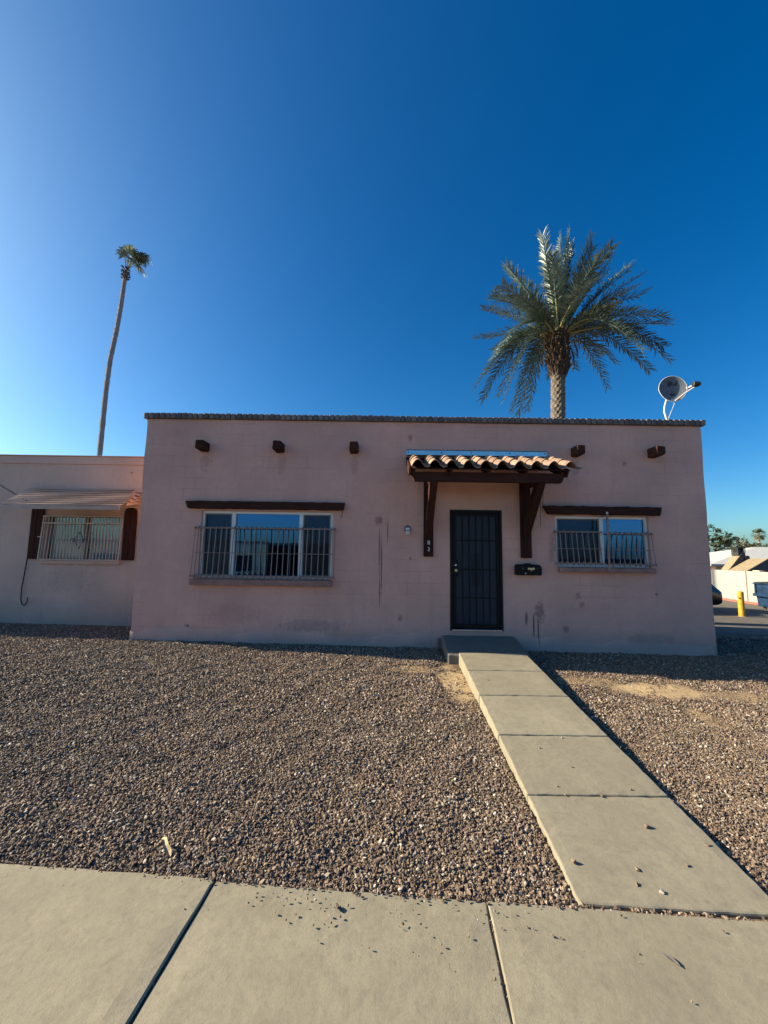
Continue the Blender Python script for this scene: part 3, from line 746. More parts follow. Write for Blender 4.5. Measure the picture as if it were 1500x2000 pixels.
grille(3.91, 4.655, 2.10, 1.565, 8, house, (1,), .055, .135)
mb = MB(); mb.box(3.842, 3.874, FY - .17, FY - .145, 1.43, 2.43); mb.tube([(3.858, FY - .15, 1.47), (3.858, FY - .01, 1.47)], .01); mb.tube([(3.858, FY - .15, 2.40), (3.858, FY + .06, 2.40)], .008)
gp = mb.build('grille_post', M['grille'], house, bevel=.004)
MB().lathe([(.0, -.02), (.015, -.013), (.02, 0), (.015, .013), (0, .02)], (3.858, FY - .157, 2.45), 10).build('post_knob', M['white'], gp, smooth=True)

# security door
x0, x1, z0, z1 = DR; yf = FY - .012
mb = MB(); e = .05
mb.box(x0, x0+e, yf, FY+.06, z0, z1); mb.box(x1-e, x1, yf, FY+.06, z0, z1); mb.box(x0+e, x1-e, yf, FY+.06, z1-e, z1)
sd = mb.build('security_door', M['black'], house, bevel=.004)
mb = MB(); a0, a1, b0, b1 = x0+.058, x1-.058, z0+.045, z1-.058; e = .045
mb.box(a0, a0+e, yf+.004, yf+.04, b0, b1); mb.box(a1-e, a1, yf+.004, yf+.04, b0, b1); mb.box(a0+e, a1-e, yf+.004, yf+.04, b1-e, b1); mb.box(a0+e, a1-e, yf+.004, yf+.04, b0, b0+.06)
mb.build('door_frame', M['black'], sd, bevel=.004)
for i in range(5):
    x = a0 + e + (a1 - a0 - 2*e) * (i + 1) / 6
    MB().box(x-.0075, x+.0075, yf+.006, yf+.022, b0+.06, b1-e).build('bar', M['black'], sd)
for z in (.955, 1.44, 1.945): MB().box(a0+e, a1-e, yf+.0235, yf+.034, z-.009, z+.009).build('bar', M['black'], sd)
MB().add([(a0+.01, yf+.036, b0+.01), (a1-.01, yf+.036, b0+.01), (a1-.01, yf+.036, b1-.01), (a0+.01, yf+.036, b1-.01)], [(0,1,2,3)]).build('screen', M['mesh'], sd, fix=False)
xc, zc = (a0 + a1) / 2, 1.44
mb = MB()
for sx in (-1, 1):
    for sz in (-1, 1):
        pth = [(xc + sx*.008, yf+.0, zc + sz*.27), (xc + sx*.05, yf, zc + sz*.13), (xc + sx*.075, yf, zc + sz*.06), (xc + sx*.06, yf, zc + sz*.02), (xc + sx*.035, yf, zc + sz*.04), (xc + sx*.045, yf, zc + sz*.065)]
        mb.tube(pth, .0055, 5)
        mb.tube([(xc + sx*.012, yf, zc + sz*.22)] + [(xc + sx*(.045 + .028*math.cos(t)), yf, zc + sz*(.245 + .028*math.sin(t))) for t in (3.6, 2.6, 1.6, .6, -.4, -1.2)], .005, 5)
mb.build('scroll', M['black'], sd)
MB().box(a0 - .02, a0 + .085, yf - .008, yf + .003, 1.33, 1.60).build('lock_plate', M['black'], sd, bevel=.006)
MB().lathe([(.019, 0), (.019, -.016), (.012, -.02)], (a0 + .038, yf - .008, 1.515), 14, 'y').build('lock', M['chrome'], sd)
MB().lathe([(.020, 0), (.012, -.012), (.012, -.03), (.026, -.036), (.028, -.052), (.016, -.062)], (a0 + .038, yf - .008, 1.425), 14, 'y').build('handle', M['brass'], sd, smooth=True)
MB().box(x0+.03, x1-.03, yf-.015, FY+.09, z0, z0+.022).build('threshold', M['metal'], sd, bevel=.004)
mb = MB().box(x0+.03, x1-.03, FY+.12, FY+.16, z0+.03, z1)
for (pa, pb) in ((.5, 1.15), (1.3, 2.3)):
    for (qa, qb) in ((x0+.14, (x0+x1)/2-.05), ((x0+x1)/2+.05, x1-.14)): mb.box(qa, qb, FY+.112, FY+.119, z0 + pa - .4, z0 + pb - .4)
mb.build('door', simple('dark_blue_door', (.10, .13, .17), .5, .1), house)

# canopy
CY = 6.03
can = MB().prism([(.40, 3.0), (2.87, 3.0), (2.80, 2.85), (.475, 2.85)], CY - .05, CY + .05).build('canopy', M['wood'], house, bevel=.006)
mb = MB()
dk = math.atan2(.41, .90); 
mb.add([(.40, 5.90, 3.02), (2.90, 5.90, 3.02), (2.90, FY, 3.40), (.40, FY, 3.40), (.40, 5.90, 3.035), (2.90, 5.90, 3.035), (2.90, FY, 3.42), (.40, FY, 3.42)],
       [(0,3,2,1),(4,5,6,7),(0,1,5,4),(1,2,6,5),(2,3,7,6),(3,0,4,7)])
mb.build('deck', M['wood'], can)
for x in (.46, 1.05, 1.64, 2.23, 2.80):
    mb = MB(); mb.prism([(5.93, 3.012), (FY - .003, 3.395), (FY - .003, 3.285), (6.0, 2.955)], x - .022, x + .022, 'x'); mb.build('rafter', M['wood'], can)
for x in (.395, 2.875):
    MB().prism([(5.90, 3.045), (FY - .003, 3.425), (FY - .003, 3.30), (5.98, 2.93)], x - .012, x + .012, 'x').build('fascia', M['wood'], can)
# S tiles
def tile_mesh(seed):
    r_ = random.Random(seed); W, L, t = .262, .36, .013; nu, mbt = 14, MB()
    def prof(u):
        if u < .66: return .098 * math.sin(math.pi * u / .66) ** .8
        return -.016 * math.sin(math.pi * (u - .66) / .34)
    for (v, lift) in ((0., 0.), (.5, 0.), (1., 0.)):
        for k in range(nu + 1):
            u = k / nu; s_ = 1 - .05 * v
            mbt.v.append((u * W * 1.07, v * L, prof(u) * s_ + r_.uniform(-.0012, .0012)))
    K = nu + 1; o = len(mbt.v)
    mbt.v += [(x, y, z - t) for x, y, z in mbt.v]
    for j in range(2):
        for k in range(nu):
            a = j*K+k; mbt.f.append((a, a+1, a+K+1, a+K)); mbt.f.append((o+a+K, o+a+K+1, o+a+1, o+a))
    for k in range(nu): mbt.f.append((k+1, k, o+k, o+k+1)); a = 2*K+k; mbt.f.append((a, a+1, o+a+1, o+a))
    for j in range(2): a = j*K; mbt.f.append((a, a+K, o+a+K, o+a)); a = j*K+nu; mbt.f.append((a+K, a, o+a, o+a+K))
    me = mbt.mesh('tile', (0,0,0), False); me.materials.append(M['tile'])
    return me
tms = [tile_mesh(s) for s in range(4)]
sl_ = math.atan2(.325, .87)
for row in range(3):
    for col in range(10):
        d = row * .292; y = 5.845 + d * math.cos(sl_); z = 3.055 + d * math.sin(sl_) + .010
        place('tile', tms[(row * 3 + col * 7) % 4], (.425 + col * .262 + rnd.uniform(-.005, .005), y + rnd.uniform(-.008, .008), z), can,
              rot=(sl_ - .045, 0, rnd.uniform(-.012, .012)))
mb = MB(); mb.box(.385, 2.905, FY - .012, FY - .004, 3.445, 3.548); mb.box(.385, 2.905, FY - .10, FY - .0125, 3.444, 3.450)
fl = mb.build('flashing', M['metal'], can)
mb = MB().box(.375, 2.91, FY - .010, FY + .001, 3.549, 3.561); mb.build('sealant', M['lid'], can)
for x in (.42, 1.02, 1.55, 2.24, 2.87): MB().lathe([(.013, 0), (.011, -.006), (.004, -.009)], (x, FY - .012, 3.515), 8, 'y').build('bolt', M['lid'], can)
# brackets
for i, (xa, xb) in enumerate(((.70, .865), (2.40, 2.575))):
    mb = MB(); mb.box(xa, xb, FY - .075, FY + .004, 1.655, 3.05); br = mb.build('bracket', M['woodv'], house, bevel=.006)
    xm = (xa + xb) / 2
    mb = MB().prism([(FY - .075, 2.02), (FY - .075, 2.30), (CY + .05, 2.95), (CY - .06, 2.85)], xm - .06, xm + .06, 'x'); mb.build('strut', M['woodv'], br, bevel=.005)
    MB().box(xm - .055, xm + .055, CY + .05, FY - .075, 2.86, 2.97).build('brace', M['woodv'], br, bevel=.005)
    if i == 0:
        for ch, z in (('8', 1.865), ('3', 1.750)):
            MB().box(xm - .030, xm + .030, FY - .079, FY - .0755, z - .012, z + .082).build('number_plate', M['black'], br)
            cu = bpy.data.curves.new('digit', 'FONT'); cu.body = ch; cu.size = .098; cu.extrude = .002; cu.align_x = 'CENTER'
            to = bpy.data.objects.new('tmp', cu); COL.objects.link(to); bpy.context.view_layer.update()
            me = bpy.data.meshes.new_from_object(to.evaluated_get(bpy.context.evaluated_depsgraph_get())); bpy.data.objects.remove(to)
            me.name = 'house_number'; me.materials.clear(); me.materials.append(M['white'])
            place('house_number', me, (xm, FY - .082, z), br, rot=(R(90), 0, 0))
# thin wires left on the wall by the right bracket
MB().tube([(2.83, FY - .005, 2.93), (2.815, FY - .006, 2.62), (2.80, FY - .006, 2.50)], .003, 4).build('wire', M['cable'], house)
MB().tube([(2.79, FY - .006, 2.90), (2.765, FY - .006, 2.45), (2.765, FY - .006, 2.20)], .003, 4).build('wire', M['cable'], house)

# things hung on the house
t = thing('mailbox', 'black wall mailbox with gold emblem beside the security door', 'mailbox', (2.505, FY, 1.36))
mb = MB(); pr = [(-.215, 0), (.215, 0), (.22, .02), (.22, .14), (.185, .18), (.05, .185), (.03, .205), (-.03, .205), (-.05, .185), (-.19, .185), (-.22, .16), (-.22, .02)]
mb.prism([(2.505 + a, 1.36 + b) for a, b in pr], FY - .11, FY - .001); mb.build('body', M['black'], t, bevel=.008)
mb = MB(); mb.prism([(2.505 + a, 1.36 + b) for a, b in ((-.205, .075), (.205, .075), (.205, .138), (.175, .168), (-.18, .168), (-.205, .148))], FY - .122, FY - .111); mb.build('lid', M['black'], t, bevel=.005)
mb = MB()
for s_ in (-1, 1):
    mb.prism([(2.535 + s_ * a, 1.36 + b) for a, b in ((0, .100), (.012, .098), (.05, .094), (.062, .108), (.055, .128), (.03, .134), (.012, .124), (0, .126))], FY - .128, FY - .1225)
mb.box(2.527, 2.543, FY - .1285, FY - .1225, 1.432, 1.458)
mb.build('emblem', M['brass'], t)
MB().lathe([(.011, 0), (.011, -.006), (.006, -.008)], (2.44, FY - .11, 1.393), 12, 'y').build('lock', M['chrome'], t)
for x in (2.395, 2.64): MB().lathe([(.007, 0), (.005, -.004)], (x, FY - .122, 1.478), 8, 'y').build('rivet', M['chrome'], t)

t = thing('wall_fixture', 'small round white fixture on the wall left of the house number post', 'wall fixture', (.428, FY, 2.06))
mb = MB().lathe([(.058, 0), (.062, -.012), (.056, -.022), (.050, -.024), (.046, -.010), (.044, -.010)], (.42, FY - .001, 2.135), 28, 'y'); mb.build('ring', M['dim'], t, smooth=False)
MB().box(.382, .458, FY - .045, FY - .014, 2.115, 2.155).build('housing', M['white'], t, bevel=.012)
MB().prism([(.390, 2.105), (.450, 2.105), (.456, 2.025), (.384, 2.025)], FY - .075, FY - .006).build('sensor_head', M['dishw'], t, bevel=.010)

# satellite dish on the parapet
DC = Vector((5.455, 7.02, 4.885)); DN = Vector((-.22, -.97, .10)).normalized()
t = thing('satellite_dish', 'grey oval satellite dish on a bent white pipe at the parapet corner', 'satellite dish', (5.34, 7.05, 4.17))
DX = Vector((0, 0, 1)).cross(DN).normalized(); DU = DN.cross(DX)
def dpt(u, v, off=0.): 
    r2 = u*u + v*v
    return DC + DX * u * .235 * (1 - .10 * max(0, -v)) + DU * v * .26 + DN * (.055 * (r2 - 1) + off)
mb = MB(); rings = 8; sg = 40
for off in (0., -.010):
    mb.v.append(tuple(dpt(0, 0, off)))
    for i in range(1, rings + 1):
        for k in range(sg):
            a = 2*math.pi*k/sg; mb.v.append(tuple(dpt(i/rings*math.cos(a), i/rings*math.sin(a), off)))
h_ = 1 + rings * sg
for b_ in (0, h_):
    for k in range(sg): mb.f.append((b_, b_+1+k, b_+1+(k+1) % sg))
    for i in range(rings-1):
        for k in range(sg): k2 = (k+1) % sg; mb.f.append((b_+1+i*sg+k, b_+1+(i+1)*sg+k, b_+1+(i+1)*sg+k2, b_+1+i*sg+k2))
mb.build('reflector', M['dish'], t, smooth=True)
mb = MB(); pr_ = [dpt(math.cos(2*math.pi*k/40)*1.005, math.sin(2*math.pi*k/40)*1.005, -.005) for k in range(41)]
mb.tube(pr_, .006, 6, cap=False); mb.build('rim', M['dishw'], t, smooth=True)
def decal(name, polys, mat):
    mb = MB()
    for poly in polys:
        n = len(poly); cu_ = sum(p[0] for p in poly) / n; cv_ = sum(p[1] for p in poly) / n; o = len(mb.v)
        mb.v += [tuple(dpt(cu_, cv_, .004))] + [tuple(dpt(u, v, .004)) for u, v in poly]
        mb.f += [(o, o+1+k, o+1+(k+1) % n) for k in range(n)]
    mb.build(name, mat, t, fix=False)
arc = [(-.13 + .24 * math.cos(a), .47 + .17 * math.sin(a)) for a in [R(d) for d in range(-90, 91, 15)]]
decal('logo', [[(-.28, .30)] + arc + [(-.28, .64)]], M['logo'])
sw = [(.06, .30), (.34, .30), (.36, .62), (.30, .62), (.27, .40), (.16, .36)]
decal('logo', [sw], M['logo'])
lt = []
for i in range(7): u0 = -.28 + i * .088; lt += [[(u0, .20), (u0+.016, .20), (u0+.016, .245), (u0, .245)], [(u0+.016, .23), (u0+.052, .23), (u0+.052, .245), (u0+.016, .245)]]
decal('lettering', lt, simple('grey_print', (.15, .17, .20), .5, .1))
decal('lettering', [[(-.12, -.19), (.18, -.19), (.18, -.165), (-.12, -.165)], [(-.22, -.46), (.26, -.46), (.26, -.35), (-.22, -.35)]], M['logo'])
LN = DC + Vector((.25, -.20, .0))
b0_ = dpt(0, -1.0, -.02); base = Vector((5.34, 7.05, 4.18))
MB().tube([base, base + Vector((-.01, 0, .08)), base + Vector((-.045, .01, .27)), base + Vector((-.04, .0, .36)), b0_ + Vector((-.06, .10, .08)), DC - DN * .14], .019, 10).build('mast', M['dishw'], t, smooth=True)
MB().tube([base + Vector((.0, -.02, .12)), b0_ + Vector((.0, .0, -.05)), b0_], .006, 6).build('brace', M['dishw'], t)
mb = MB(); mb.lathe([(.07, 0), (.07, .012), (.03, .02), (.026, .05)], (base.x, base.y, 4.168), 16); mb.build('foot', M['dishw'], t)
MB().tube([DC - DN * .17, DC - DN * .075], [.04, .07], 12).build('bracket', M['dishw'], t)
MB().tube([b0_ + DN * .0, b0_ + (LN - b0_) * .5 - DU * .01, LN - DU * .05], .013, 8).build('arm', M['dishw'], t)
mb = MB(); 
ax = (LN - DC).normalized()
mb.tube([LN - DN * .13 + DX * -.05, LN - DN * .115 + DX * -.045], [.034, .034], 12); mb.tube([LN - DN*.115 - DX*.045, LN - DN*.02], [.015, .02], 8); mb.build('feed_horn', M['dishw'], t)
mb = MB(); mb.tube([LN - DX * .03, LN - DX * .025 + DU * .0, LN + DX * .06, LN + DX * .095], [.045, .055, .05, .025], 12); mb.build('receiver', M['lid'], t, smooth=False)

# ------------------------------------------------------------------ neighbouring house
NY = 7.8
nb = thing('neighbour_house', 'lower pale pink stucco house adjoining on the left with slatted awning and shutters', 'house', (-8, NY, 0))
NW = (-6.83, -5.30, 1.475, 2.37)
mb = MB(); wall_open(mb, -14.0, -4.32, -.3, 3.43, NY, .2, [NW], step=.3, k=1.4); mb.build('wall', M['wing'], nb)
MB().box(-14.0, -4.318, NY - .022, NY + .2, 3.432, 3.592).build('parapet', M['wing'], nb, bevel=.012)
MB().box(-14.0, -4.32, NY - .04, NY + .22, 3.594, 3.612).build('coping', M['wing'], nb, bevel=.004)
MB().box(-14.0, -4.33, NY + .21, 14, 3.2, 3.3).build('roof', M['roof'], nb)
MB().box(-14.0, -13.8, NY + .21, 14, -.3, 3.42).build('wall', M['wing'], nb); MB().box(-13.79, -4.33, 13.8, 14, -.3, 3.42).build('wall', M['wing'], nb)
MB().box(-13.7, -4.4, NY + .22, 13.7, .2, .25).build('floor', M['dim'], nb)
wd = window(*NW, (-6.06,), (), nb, NY, (-6.86, -5.27, 1.395, 1.468, .06), frame=M['dim'], fw=.03, glass=M['glassn'])
bl = MB(); bl.box(-.040, .040, 0, .004, 1.50, 2.35); bme = bl.mesh('blind_slat'); bme.materials.append(M['blind'])
for i in range(20): place('blind_slat', bme, (-6.76 + i * .0735, NY + .16, 0), wd, rot=(0, 0, R(28) + rnd.uniform(-.08, .08)))
mb = MB(); gyt, gyb = NY - .05, NY - .10
gx0, gx1 = -6.87, -5.275
mb.box(gx0, gx1, gyt, gyt + .02, 2.345, 2.365); mb.box(gx0, gx1, gyb, gyb + .02, 1.472, 1.49); mb.box(gx0, gx1, gyt - .006, gyt + .012, 2.20, 2.222)
for x in (gx0, gx1): mb.bar((x, gyt + .01, 2.365), (x, gyb + .01, 1.475), .022, .022, (0, 1, 0))
mb.bar((gx0 + .0, gyt - .02, 1.93), (gx0 - .13, gyt + .03, 1.93), .02, .014)
g = mb.build('window_grille', M['pgrille'], nb)
for i in range(24):
    x = gx0 + (gx1 - gx0) * (i + .6) / 24.4
    MB().bar((x, gyt + .01, 2.36), (x, gyb + .01, 1.48), .011, .011, (0, 1, 0)).build('bar', M['pgrille'], g)
mb = MB(); xc, zc, yy = -6.10, 1.87, gyb + .03
for sx in (-1, 1):
    for sz in (-1, 1): mb.tube([(xc, yy, zc + sz*.17), (xc + sx*.06, yy, zc + sz*.06), (xc + sx*.085, yy, zc), (xc + sx*.06, yy, zc + sz*.012)], .005, 5)
    mb.tube([(xc + sx*(.13 + .035*math.cos(a)), yy, zc + .035*math.sin(a)) for a in (0, 1, 2, 3, 4, 5)], .005, 5)
mb.build('scroll', M['black'], g)
for (xa, xb, top) in ((-7.14, -6.885, 2.50), (-5.255, -5.0, 2.44)):
    n = 2; wv = (xb - xa) / n
    sh = MB().box(xa + .01, xb - .01, NY - .012, NY - .001, 1.60, 1.68); sh.box(xa + .01, xb - .01, NY - .012, NY - .001, 2.2, 2.28); shp = sh.build('shutter', M['woodv'], nb)
    for k in range(n):
        pa, pb = xa + k * wv + .004, xa + (k + 1) * wv - .004
        def ztop(x): u = (x - (xa + xb) / 2) / ((xb - xa) / 2); return top + .11 * math.sqrt(max(0, 1 - u * u))
        poly = [(pa, 1.485), (pb, 1.485)] + [(pb + (pa - pb) * q_ / 6, ztop(pb + (pa - pb) * q_ / 6)) for q_ in range(7)]
        MB().prism(poly, NY - .045, NY - .0125).build('plank', M['woodv'], shp, bevel=.004)
# awning of overlapping slats
aw = MB(); aw.bar((-7.10, NY - .02, 2.55), (-7.10, NY - .68, 2.50), .02, .02); aw.bar((-4.98, NY - .02, 2.55), (-4.98, NY - .68, 2.50), .02, .02)
aw.box(-7.16, -4.86, NY - .02, NY - .002, 2.90, 2.935)
awn = aw.build('awning', M['awn'], nb)
ns = 9
for i in range(ns):
    u0, u1 = i / ns, (i + 1) / ns
    ya, za = NY - .02 - .70 * u0, 2.915 - .425 * u0; yb_, zb_ = NY - .02 - .70 * u1, 2.915 - .425 * u1
    xr = -5.12 + .26 * min(1, u1 * 1.35); xl = -7.20 + .07 * u1
    mb = MB(); wv = rnd.uniform(-.006, .006); m_ = 8
    for k in range(m_ + 1):
        x = xl + (xr - xl) * k / m_; s_ = .006 * math.sin(k * 1.1 + i)
        mb.v += [(x, ya + .03, za + .012), (x, yb_ - .012, zb_ + .040 + s_), (x, yb_ - .012, zb_ + .018 + s_), (x, yb_ - .008, zb_ + .018 + s_), (x, yb_ - .008, zb_ + .036 + s_), (x, ya + .03, za + .008)]
    for k in range(m_):
        a = k * 6
        for q_ in range(6): q2 = (q_ + 1) % 6; mb.f.append((a+q_, a+q2, a+6+q2, a+6+q_))
    mb.f += [(5,4,3,2,1,0), tuple(m_*6+q_ for q_ in range(6))]
    mb.build('slat', M['awn'], awn)
MB().box(-7.14, -4.87, NY - .757, NY - .750, 2.425, 2.495).build('valance', M['awn'], awn)
for i in range(5):
    u0, u1 = i / 5, (i + 1) / 5
    MB().add([(-5.12 + .26*u0, NY - .02 - .1*i, 2.935 - .06*i), (-4.90, NY - .02 - .02*i, 2.90 - .07*i), (-4.86, NY - .12 - .12*i, 2.84 - .08*i), (-5.10 + .25*u1, NY - .14 - .115*i, 2.86 - .07*i)], [(0,1,2,3)]).build('side_slat', M['awn'], awn, fix=False)
MB().tube([(-7.155, NY - .012, 1.49), (-7.175, NY - .014, 1.2), (-7.20, NY - .014, .90), (-7.195, NY - .015, .70), (-7.16, NY - .02, .60), (-7.10, NY - .03, .565), (-7.055, NY - .03, .62), (-7.04, NY - .03, .73)], .009, 6).build('cable', M['cable'], nb, smooth=True)
MB().tube([(-8.6, NY - .01, 3.30), (-7.88, NY - .012, 2.98), (-7.43, NY - .012, 2.73), (-7.2, NY - .012, 2.62)], .006, 5).build('cable', M['cable'], nb, smooth=True)

# ------------------------------------------------------------------ date palm
def bez(a, b, c, n):
    return [a * (1-u)**2 + b * 2*u*(1-u) + c * u*u for u in [i/n for i in range(n+1)]]
def frond(name, p0, ctrl, tip, parent, seed, mat, leaf=.60, wdt=.038, start=.14, sp=.042):
    r_ = random.Random(seed); path = bez(p0, ctrl, tip, 22); n = len(path) - 1
    L = sum((path[i+1] - path[i]).length for i in range(n))
    mb = MB(); mb.tube(path, [.030 * (1 - i/n) ** .8 + .005 for i in range(n+1)], 5)
    pet = len(mb.f)
    out = (tip - p0); out.z = 0
    out = out.normalized() if out.length > .2 else Vector((1, 0, 0))
    m = int(L * (1 - start) / sp); tw = r_.uniform(-.5, .5)
    for k in range(m):
        u = start + (1 - start) * (k + .5) / m; f = u * n; i = min(int(f), n - 1); p = path[i].lerp(path[i+1], f - i)
        t = (path[i+1] - path[i]).normalized()
        nn = Vector((0, 0, 1)) - t * t.z
        if nn.length < .25: nn = -out + t * out.dot(t)
        nn.normalize(); s = t.cross(nn)
        ct, st = math.cos(tw * u), math.sin(tw * u); s, nn = s * ct + nn * st, nn * ct - s * st
        ll = leaf * min(1, .35 + 2.6 * (u - start)) * (1 - .42 * max(0, u - .55) / .45) * r_.uniform(.85, 1.12)
        for sd_ in (-1, 1):
            a = R(r_.gauss(60, 8) - 20 * u); lf = R(r_.gauss(20, 14))
            d = (s * sd_ * math.sin(a) * math.cos(lf) + t * math.cos(a) + nn * math.sin(lf) * math.sin(a)).normalized()
            wv = d.cross(nn); wv = wv.normalized() * wdt * .5
            wv = (wv + nn * r_.uniform(-.006, .006))
            q0 = p; q1 = p + d * ll * .5; q2 = p + d * ll + Vector((0, 0, -.10 * ll * r_.uniform(.3, 1.4)))
            mb.add([q0 - wv*.5, q0 + wv*.5, q1 + wv, q1 - wv, q2 + wv*.12, q2 - wv*.12], [(0,1,2,3), (3,2,4,5)])
    o = mb.build(name, mat, parent, fix=False, origin=tuple(p0))
    me = o.data; me.materials.append(M['petiole']); idx = [0] * len(me.polygons)
    for i in range(int(pet * .38)): idx[i] = 1
    me.polygons.foreach_set('material_index', idx)
    return o
PC = Vector((6.75, 14.3, 10.15))
dp = thing('date_palm', 'tall feather leaved date palm rising behind the flat roof', 'palm tree', (6.5, 14.3, -.6))
mb = MB(); sg = 20; rows = 240; z0_, z1_ = -.7, 9.6
for j in range(rows + 1):
    z = z0_ + (z1_ - z0_) * j / rows; u = j / rows; cxp = 6.50 + .20 * u ** 1.5
    for k in range(sg):
        a = 2*math.pi*k/sg; ph = (j * .5 + k * 2 * .5) 
        rr = .225 + .02 * (1-u) + .042 * (((j + 3 * (k % 2)) % 6) / 5.) + .022 * mnoise.noise(Vector((k * 1.3, j * .35, 3)))
        mb.v.append((cxp + rr*math.cos(a), 14.3 + rr*math.sin(a), z + .012 * math.sin(k * 2.2)))
for j in range(rows):
    for k in range(sg): k2 = (k+1) % sg; mb.f.append((j*sg+k, j*sg+k2, (j+1)*sg+k2, (j+1)*sg+k))
mb.build('trunk', M['ptrunk'], dp)
r_ = random.Random(4)
for i in range(150):
    z = 8.55 + 1.75 * (i / 150); a = i * 2.39996; rad = .25 + .17 * math.sin(min(1, (z - 8.5) / 1.1) * 1.9)
    c0 = Vector((6.69 + rad * .75 * math.cos(a), 14.3 + rad * .75 * math.sin(a), z)); o_ = Vector((math.cos(a), math.sin(a), 0))
    l = r_.uniform(.14, .34); tp = c0 + o_ * l * r_.uniform(.35, .8) + Vector((0, 0, l * r_.uniform(.5, 1.)))
    mb = MB(); mb.tube([c0 - Vector((0, 0, .08)), c0.lerp(tp, .5), tp], [.075, .055, .022], 4); mb.build('boot', M['boot'], dp)
k_ = .0062 * 14.3 / 14 
tips = [(90,635),(-85,500),(-175,410),(110,545),(40,480),(-30,490),(210,455),(255,425),(330,410),(495,430),(430,330),(525,280),(535,190),(535,140),(430,215),(520,0),(575,-85),(470,-20),
        (660,-240),(580,-270),(600,-170),(365,-350),(275,-345),(240,-10),(360,150),(-415,230),(-370,250),(-480,-10),(-450,20),(-490,-370),(-460,-330),(-405,-380),(-365,-525),(-280,-330),
        (-300,-250),(-215,-475),(-140,-480),(-60,-410),(-360,-70),(-330,-130),(150,470),(-120,380),(20,560),(300,250),(-250,-30),(180,330)]
for i, (dx, dz) in enumerate(tips):
    r_ = random.Random(i + 200); X, Z = dx * k_, dz * k_ + .57; Lf = 4.2
    dep = math.sqrt(max(.2, Lf * Lf * .85 - X * X - Z * Z)); Yd = dep * r_.uniform(.15, .85) * (1 if i % 2 else -1)
    if i in (23, 44): Yd = -1.2
    if abs(X) < 1.6 and Z < 0: Yd = abs(Yd) + .4
    h = math.hypot(X, Yd); tip = PC + Vector((X, Yd, Z))
    p0 = PC + Vector((.16 * X / (h + .01), .16 * Yd / (h + .01), r_.uniform(-.15, .25)))
    arch = .30 * h * (1.1 if Z < 0 else .32) + (.35 if Z < -1.5 else 0)
    ctrl = PC + Vector((X * .46, Yd * .46, max(Z * .5, -.15 if Z < 0 else 0) + arch))
    frond('frond', p0, ctrl, tip, dp, i, M['frondy'] if i in (23, 24) else M['frond'])
for i in range(20):
    r_ = random.Random(i + 500); a = i * 2.4; el = r_.uniform(-.3, 1.25); Lf = r_.uniform(2.6, 3.5)
    v = Vector((math.cos(a) * math.cos(el), math.sin(a) * math.cos(el), math.sin(el))) * Lf
    if v.z < -.3: v.y = abs(v.y)
    tip = PC + v; h = math.hypot(v.x, v.y)
    frond('frond', PC + Vector((.1*v.x/Lf, .1*v.y/Lf, r_.uniform(0, .3))), PC + Vector((v.x*.45, v.y*.45, max(v.z*.5, 0) + .22*h)), tip, dp, i + 900, M['frond'])
for i in range(7):
    r_ = random.Random(i + 40); a = i * .9 + .2; c0 = PC + Vector((.22*math.cos(a), .22*math.sin(a), -.5))
    mb = MB(); mb.tube([c0, c0 + Vector((.3*math.cos(a), .3*math.sin(a), .25)), c0 + Vector((.42*math.cos(a), .42*math.sin(a), -.2)), c0 + Vector((.44*math.cos(a), .44*math.sin(a), -.55))], [.02, .02, .035, .01], 5); mb.build('fruit_stalk', M['boot'], dp)

# ------------------------------------------------------------------ fan palms
def fan_leaf(name, base, hub, tipdir, size, parent, seed, mat, droop=.5, seg=24, spread=105):
    r_ = random.Random(seed); t = tipdir.normalized(); up = Vector((0, 0, 1)); s = t.cross(up)
    s = s.normalized() if s.length > .1 else Vector((1, 0, 0)); nn = s.cross(t)
    mb = MB(); mb.tube([base, base.lerp(hub, .5) + Vector((0, 0, .03)), hub], [.022, .017, .012], 5); pet = len(mb.f)
    for k in range(seg):
        a = R(-spread + 2 * spread * (k + .5) / seg + r_.uniform(-3, 3)); d = (t * math.cos(a) + s * math.sin(a) + nn * .12).normalized()
        wv = d.cross(nn).normalized() * size * .055; ll = size * (.78 + .22 * math.cos(a)) * r_.uniform(.85, 1.1); dr = droop * r_.uniform(.4, 1.3)
        q0 = hub; q1 = hub + d * ll * .5 + Vector((0, 0, -.05 * dr * ll)); q2 = hub + d * ll * .8 + Vector((0, 0, -.22 * dr * ll)); q3 = hub + d * ll * .95 + Vector((0, 0, -.6 * dr * ll))
        mb.add([q0 - wv*.2, q0 + wv*.2, q1 + wv, q1 - wv, q2 + wv*.6, q2 - wv*.6, q3 + wv*.1, q3 - wv*.1], [(0,1,2,3), (3,2,4,5), (5,4,6,7)])
    o = mb.build(name, mat, parent, fix=False, origin=tuple(hub)); me = o.data; me.materials.append(M['petiole'])
    idx = [0] * len(me.polygons)
    for i in range(pet): idx[i] = 1
    me.polygons.foreach_set('material_index', idx); return o
fp = thing('fan_palm', 'very tall thin fan palm with a small windblown crown on the left', 'palm tree', (-20.6, 27, 0))
pth = [(-20.75, 27, -.3), (-20.6, 27, 4), (-20.42, 27, 8.2), (-20.38, 27, 13.1), (-20.28, 27, 15.4), (-20.0, 27, 17.65), (-19.84, 27, 19.5), (-19.74, 27, 21.4), (-19.66, 27, 22.4)]
pp_ = []; rr_ = []
for i in range(len(pth) - 1):
    a, b = Vector(pth[i]), Vector(pth[i+1]); m_ = 10
    for k in range(m_): u = k / m_; pp_.append(a.lerp(b, u)); rr_.append(.185 - .045 * (i + u) / 8 + (.008 if k % 2 else -.006) + .008 * math.sin(i * 5 + k * 2.1))
pp_.append(Vector(pth[-1])); rr_.append(.13)
